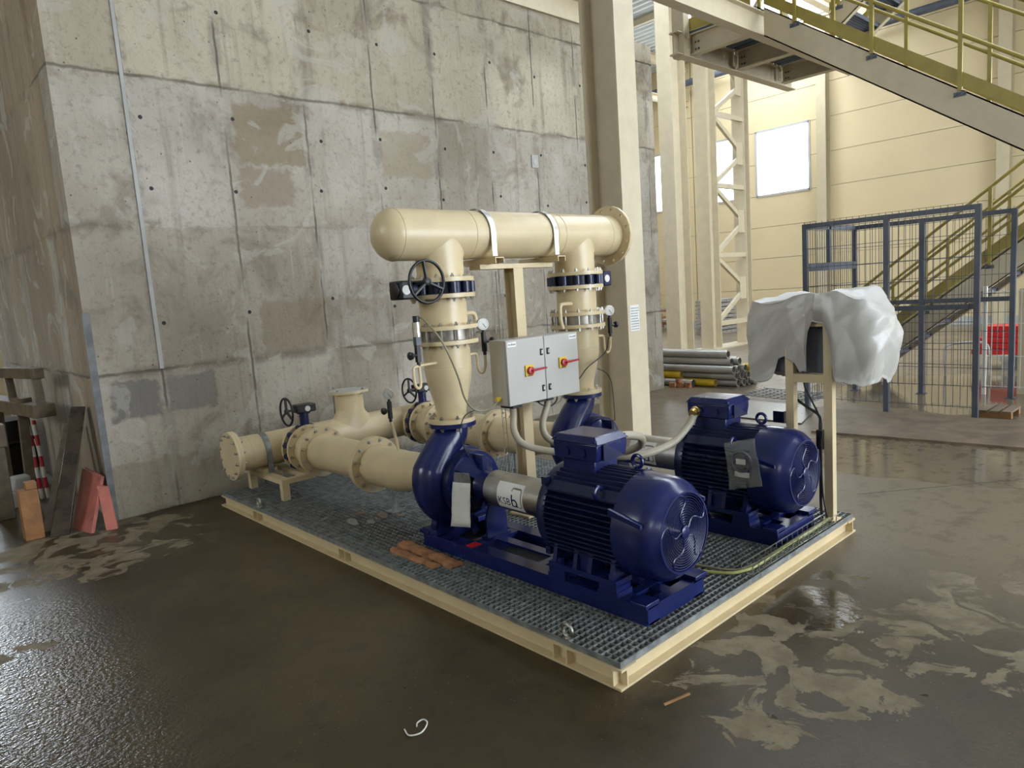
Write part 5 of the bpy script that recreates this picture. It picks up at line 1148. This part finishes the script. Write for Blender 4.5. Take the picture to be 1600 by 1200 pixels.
for k, (x, y, s) in enumerate(((2.22, 4.10, .10), (2.35, 4.22, .07), (2.30, 4.00, .06), (2.42, 4.05, .09), (2.12, 4.32, .05), (2.50, 3.95, .06))):
    a = random.uniform(0, 3); pts = [(s*random.uniform(.5, 1)*math.cos(2*PI*i/7), s*.5*random.uniform(.5, 1)*math.sin(2*PI*i/7)) for i in range(7)]
    solo(B().prism(pts, (x, y, G), (math.cos(a), math.sin(a), 0), (-math.sin(a), math.cos(a), 0), (0, 0, .004)), 'paper_scrap', MT['ply'] if k % 2 else MT['rubble'], ['largest muddy scrap below the suction flange', 'muddy scrap right of the largest one', 'small grey scrap near the grating edge', 'long scrap under the suction reducer', 'smallest scrap toward the blind flange', 'scrap next to the pipe jack'][k] + ' on the grating', 'scrap', 'scraps on the grating')
# litter on the floor
MT['shav'] = paint('white_plastic_curl', (.62, .60, .56), .5)
solo(B().tube(curve([(1.245, 2.075, .004), (1.235, 2.03, .006), (1.27, 2.005, .010), (1.315, 2.03, .012), (1.325, 2.065, .008), (1.300, 2.07, .006), (1.285, 2.055, .004)], 6), .0028, 6), 'plastic_curl', MT['shav'], 'curled white plastic shaving on the floor in front of the skid', 'shaving')
solo(B().bar((1.98, 1.46, .004), (2.10, 1.43, .004), .008, .006), 'wood_splinter', MT['wood'], 'thin wooden splinter on the floor near the skid corner', 'splinter')

# ------------------------------------------------------------------ timber and boards at the left wall
def lean(name, label, cat, b0, b1, t0, t1, th, mat, **k): # quad bottom b0-b1, top t0-t1, thickness th
    b0, b1, t0, t1 = map(Vector, (b0, b1, t0, t1)); n = (b1-b0).cross(t0-b0).normalized()*th
    return solo(B().hexa([b0, b1, b1+n, b0+n, t0, t1, t1+n, t0+n]), name, mat, label, cat, **k)
MT['oak'] = paint('orange_timber', (.30, .135, .045), .6, var=.25, scale=9, bump=.3, bs=40)
t = thing('timber_block', 'orange-brown notched timber block standing upright on the floor', 'timber', (.72, 6.14, 0))
B().box(.665, .785, 6.08, 6.20, 0, .37).build('block', MT['oak'], t, bevel=.004); B().box(.715, .785, 6.10, 6.20, .37, .42).build('tongue', MT['oak'], t, bevel=.003)
solo(B().hexa([(.80, 6.02, 0), (.92, 5.98, 0), (.95, 6.09, 0), (.83, 6.13, 0), (1.11, 6.32, .91), (1.20, 6.27, .90), (1.215, 6.37, .89), (1.13, 6.42, .90)]), 'dark_plank', MT['dwood'], 'long dark wet beam leaning against the concrete corner', 'timber', bevel=.006)
solo(B().hexa([(.79, 6.24, 0), (.87, 6.20, 0), (.885, 6.24, 0), (.80, 6.28, 0), (1.08, 6.52, .76), (1.15, 6.48, .75), (1.16, 6.52, .75), (1.09, 6.56, .76)]), 'brown_plank', MT['gwood'], 'brown plank leaning behind the dark beam', 'timber', bevel=.004)
lean('pink_board', 'large shiny pink and dark board leaning at the concrete corner', 'board', (.93, 6.28, 0), (1.0, 5.86, 0), (1.09, 6.10, .38), (1.06, 6.42, .43), .03, MT['pink']) if False else None
solo(B().hexa([(.965, 6.15, 0), (1.035, 5.85, 0), (1.06, 5.86, 0), (.99, 6.16, 0), (1.115, 6.26, .43), (1.185, 6.02, .37), (1.21, 6.03, .37), (1.14, 6.27, .43)]), 'pink_board', MT['pink'], 'large shiny pink and dark board leaning at the concrete corner', 'board', bevel=.003)
solo(B().hexa([(1.13, 5.84, 0), (1.20, 5.81, 0), (1.215, 5.84, 0), (1.145, 5.87, 0), (1.14, 5.99, .32), (1.21, 5.96, .30), (1.22, 5.99, .30), (1.155, 6.02, .32)]), 'pink_board', MT['pink'], 'small pink board standing at the very corner of the wall', 'board', bevel=.003)
MT['rubber'] = paint('matt_black', (.012, .011, .010), .85)
# rough trestle
t = thing('timber_trestle', 'rough muddy timber trestle along the left concrete face', 'trestle', (.95, 7.4, 0))
b = B(); b.bar((1.02, 6.85, .85), (.80, 8.2, .87), .16, .11); b.build('top_beam', MT['gwood'], t, bevel=.008)
B().bar((.925, 7.35, .80), (.90, 7.38, 0.0), .07, .09, (0, 1, 0)).build('leg', MT['gwood'], t); B().bar((.82, 8.05, .8), (.82, 8.1, 0), .09, .09, (0, 1, 0)).build('leg', MT['gwood'], t)
B().bar((1.01, 6.92, .9), (1.0, 6.95, 1.17), .06, .07, (0, 1, 0)).build('upright', MT['gwood'], t); B().bar((.90, 7.55, .9), (.89, 7.58, 1.17), .06, .07, (0, 1, 0)).build('upright', MT['gwood'], t)
B().bar((1.02, 6.88, 1.16), (.87, 7.62, 1.16), .08, .09).build('upper_beam', MT['gwood'], t, bevel=.006)
B().bar((.95, 7.2, .925), (.90, 7.45, .925), .08, .04).build('packing', MT['gwood'], t)
solo(B().box(.60, .72, 6.92, 7.04, 0, .60).box(.58, .74, 6.90, 7.06, .60, .78), 'timber_post', MT['gwood'], 'muddy timber post at the left picture edge', 'timber', bevel=.006)
MT['stripe'] = None
_k = N('red_white_stripes'); _x, _y, _z = _k.xyz(); _f = _k.math('GREATER_THAN', _k.math('FRACT', _k.math('DIVIDE', _z, .19)), .5); MT['stripe'] = _k.done(_k.mix(_f, (.55, .52, .46), (.36, .012, .025)), .4)
for k, (xb, yb, xt, yt) in enumerate(((.985, 7.46, .985, 7.62), (1.03, 7.44, 1.03, 7.60))):
    solo(B().tube([(xb, yb, 0), (xt, yt, .70)], .017, 10), 'marker_pole', MT['stripe'], ['left red and white striped pole leaning under the trestle', 'right red and white striped pole leaning under the trestle'][k], 'pole', 'striped poles')
for k, (x, y, z, s) in enumerate(((.80, 7.35, 0, .15), (.82, 7.30, .15, .13))):
    random.seed(k+4); solo(B().hexa([(x+random.uniform(-.02, .02)+sx*s/2, y+random.uniform(-.02, .02)+sy*s/2, zz) for zz in (z, z+s) for sx, sy in ((-1, -1), (1, -1), (1, 1), (-1, 1))]), 'concrete_lump', MT['plinth'], ['lower pale lump behind the timber post', 'upper pale lump stacked on the other'][k], 'rubble', 'pale lumps by the trestle', bevel=.02)
solo(B().lathe((.88, 8.6, 0), (0, 0, 1), [(0, .26), (.2, .285), (.4, .26), (.42, .285), (.44, .26), (.62, .255), (.64, .24)], 28), 'dark_barrel', MT['rubber'], 'dark barrel standing in the shade behind the trestle', 'barrel')
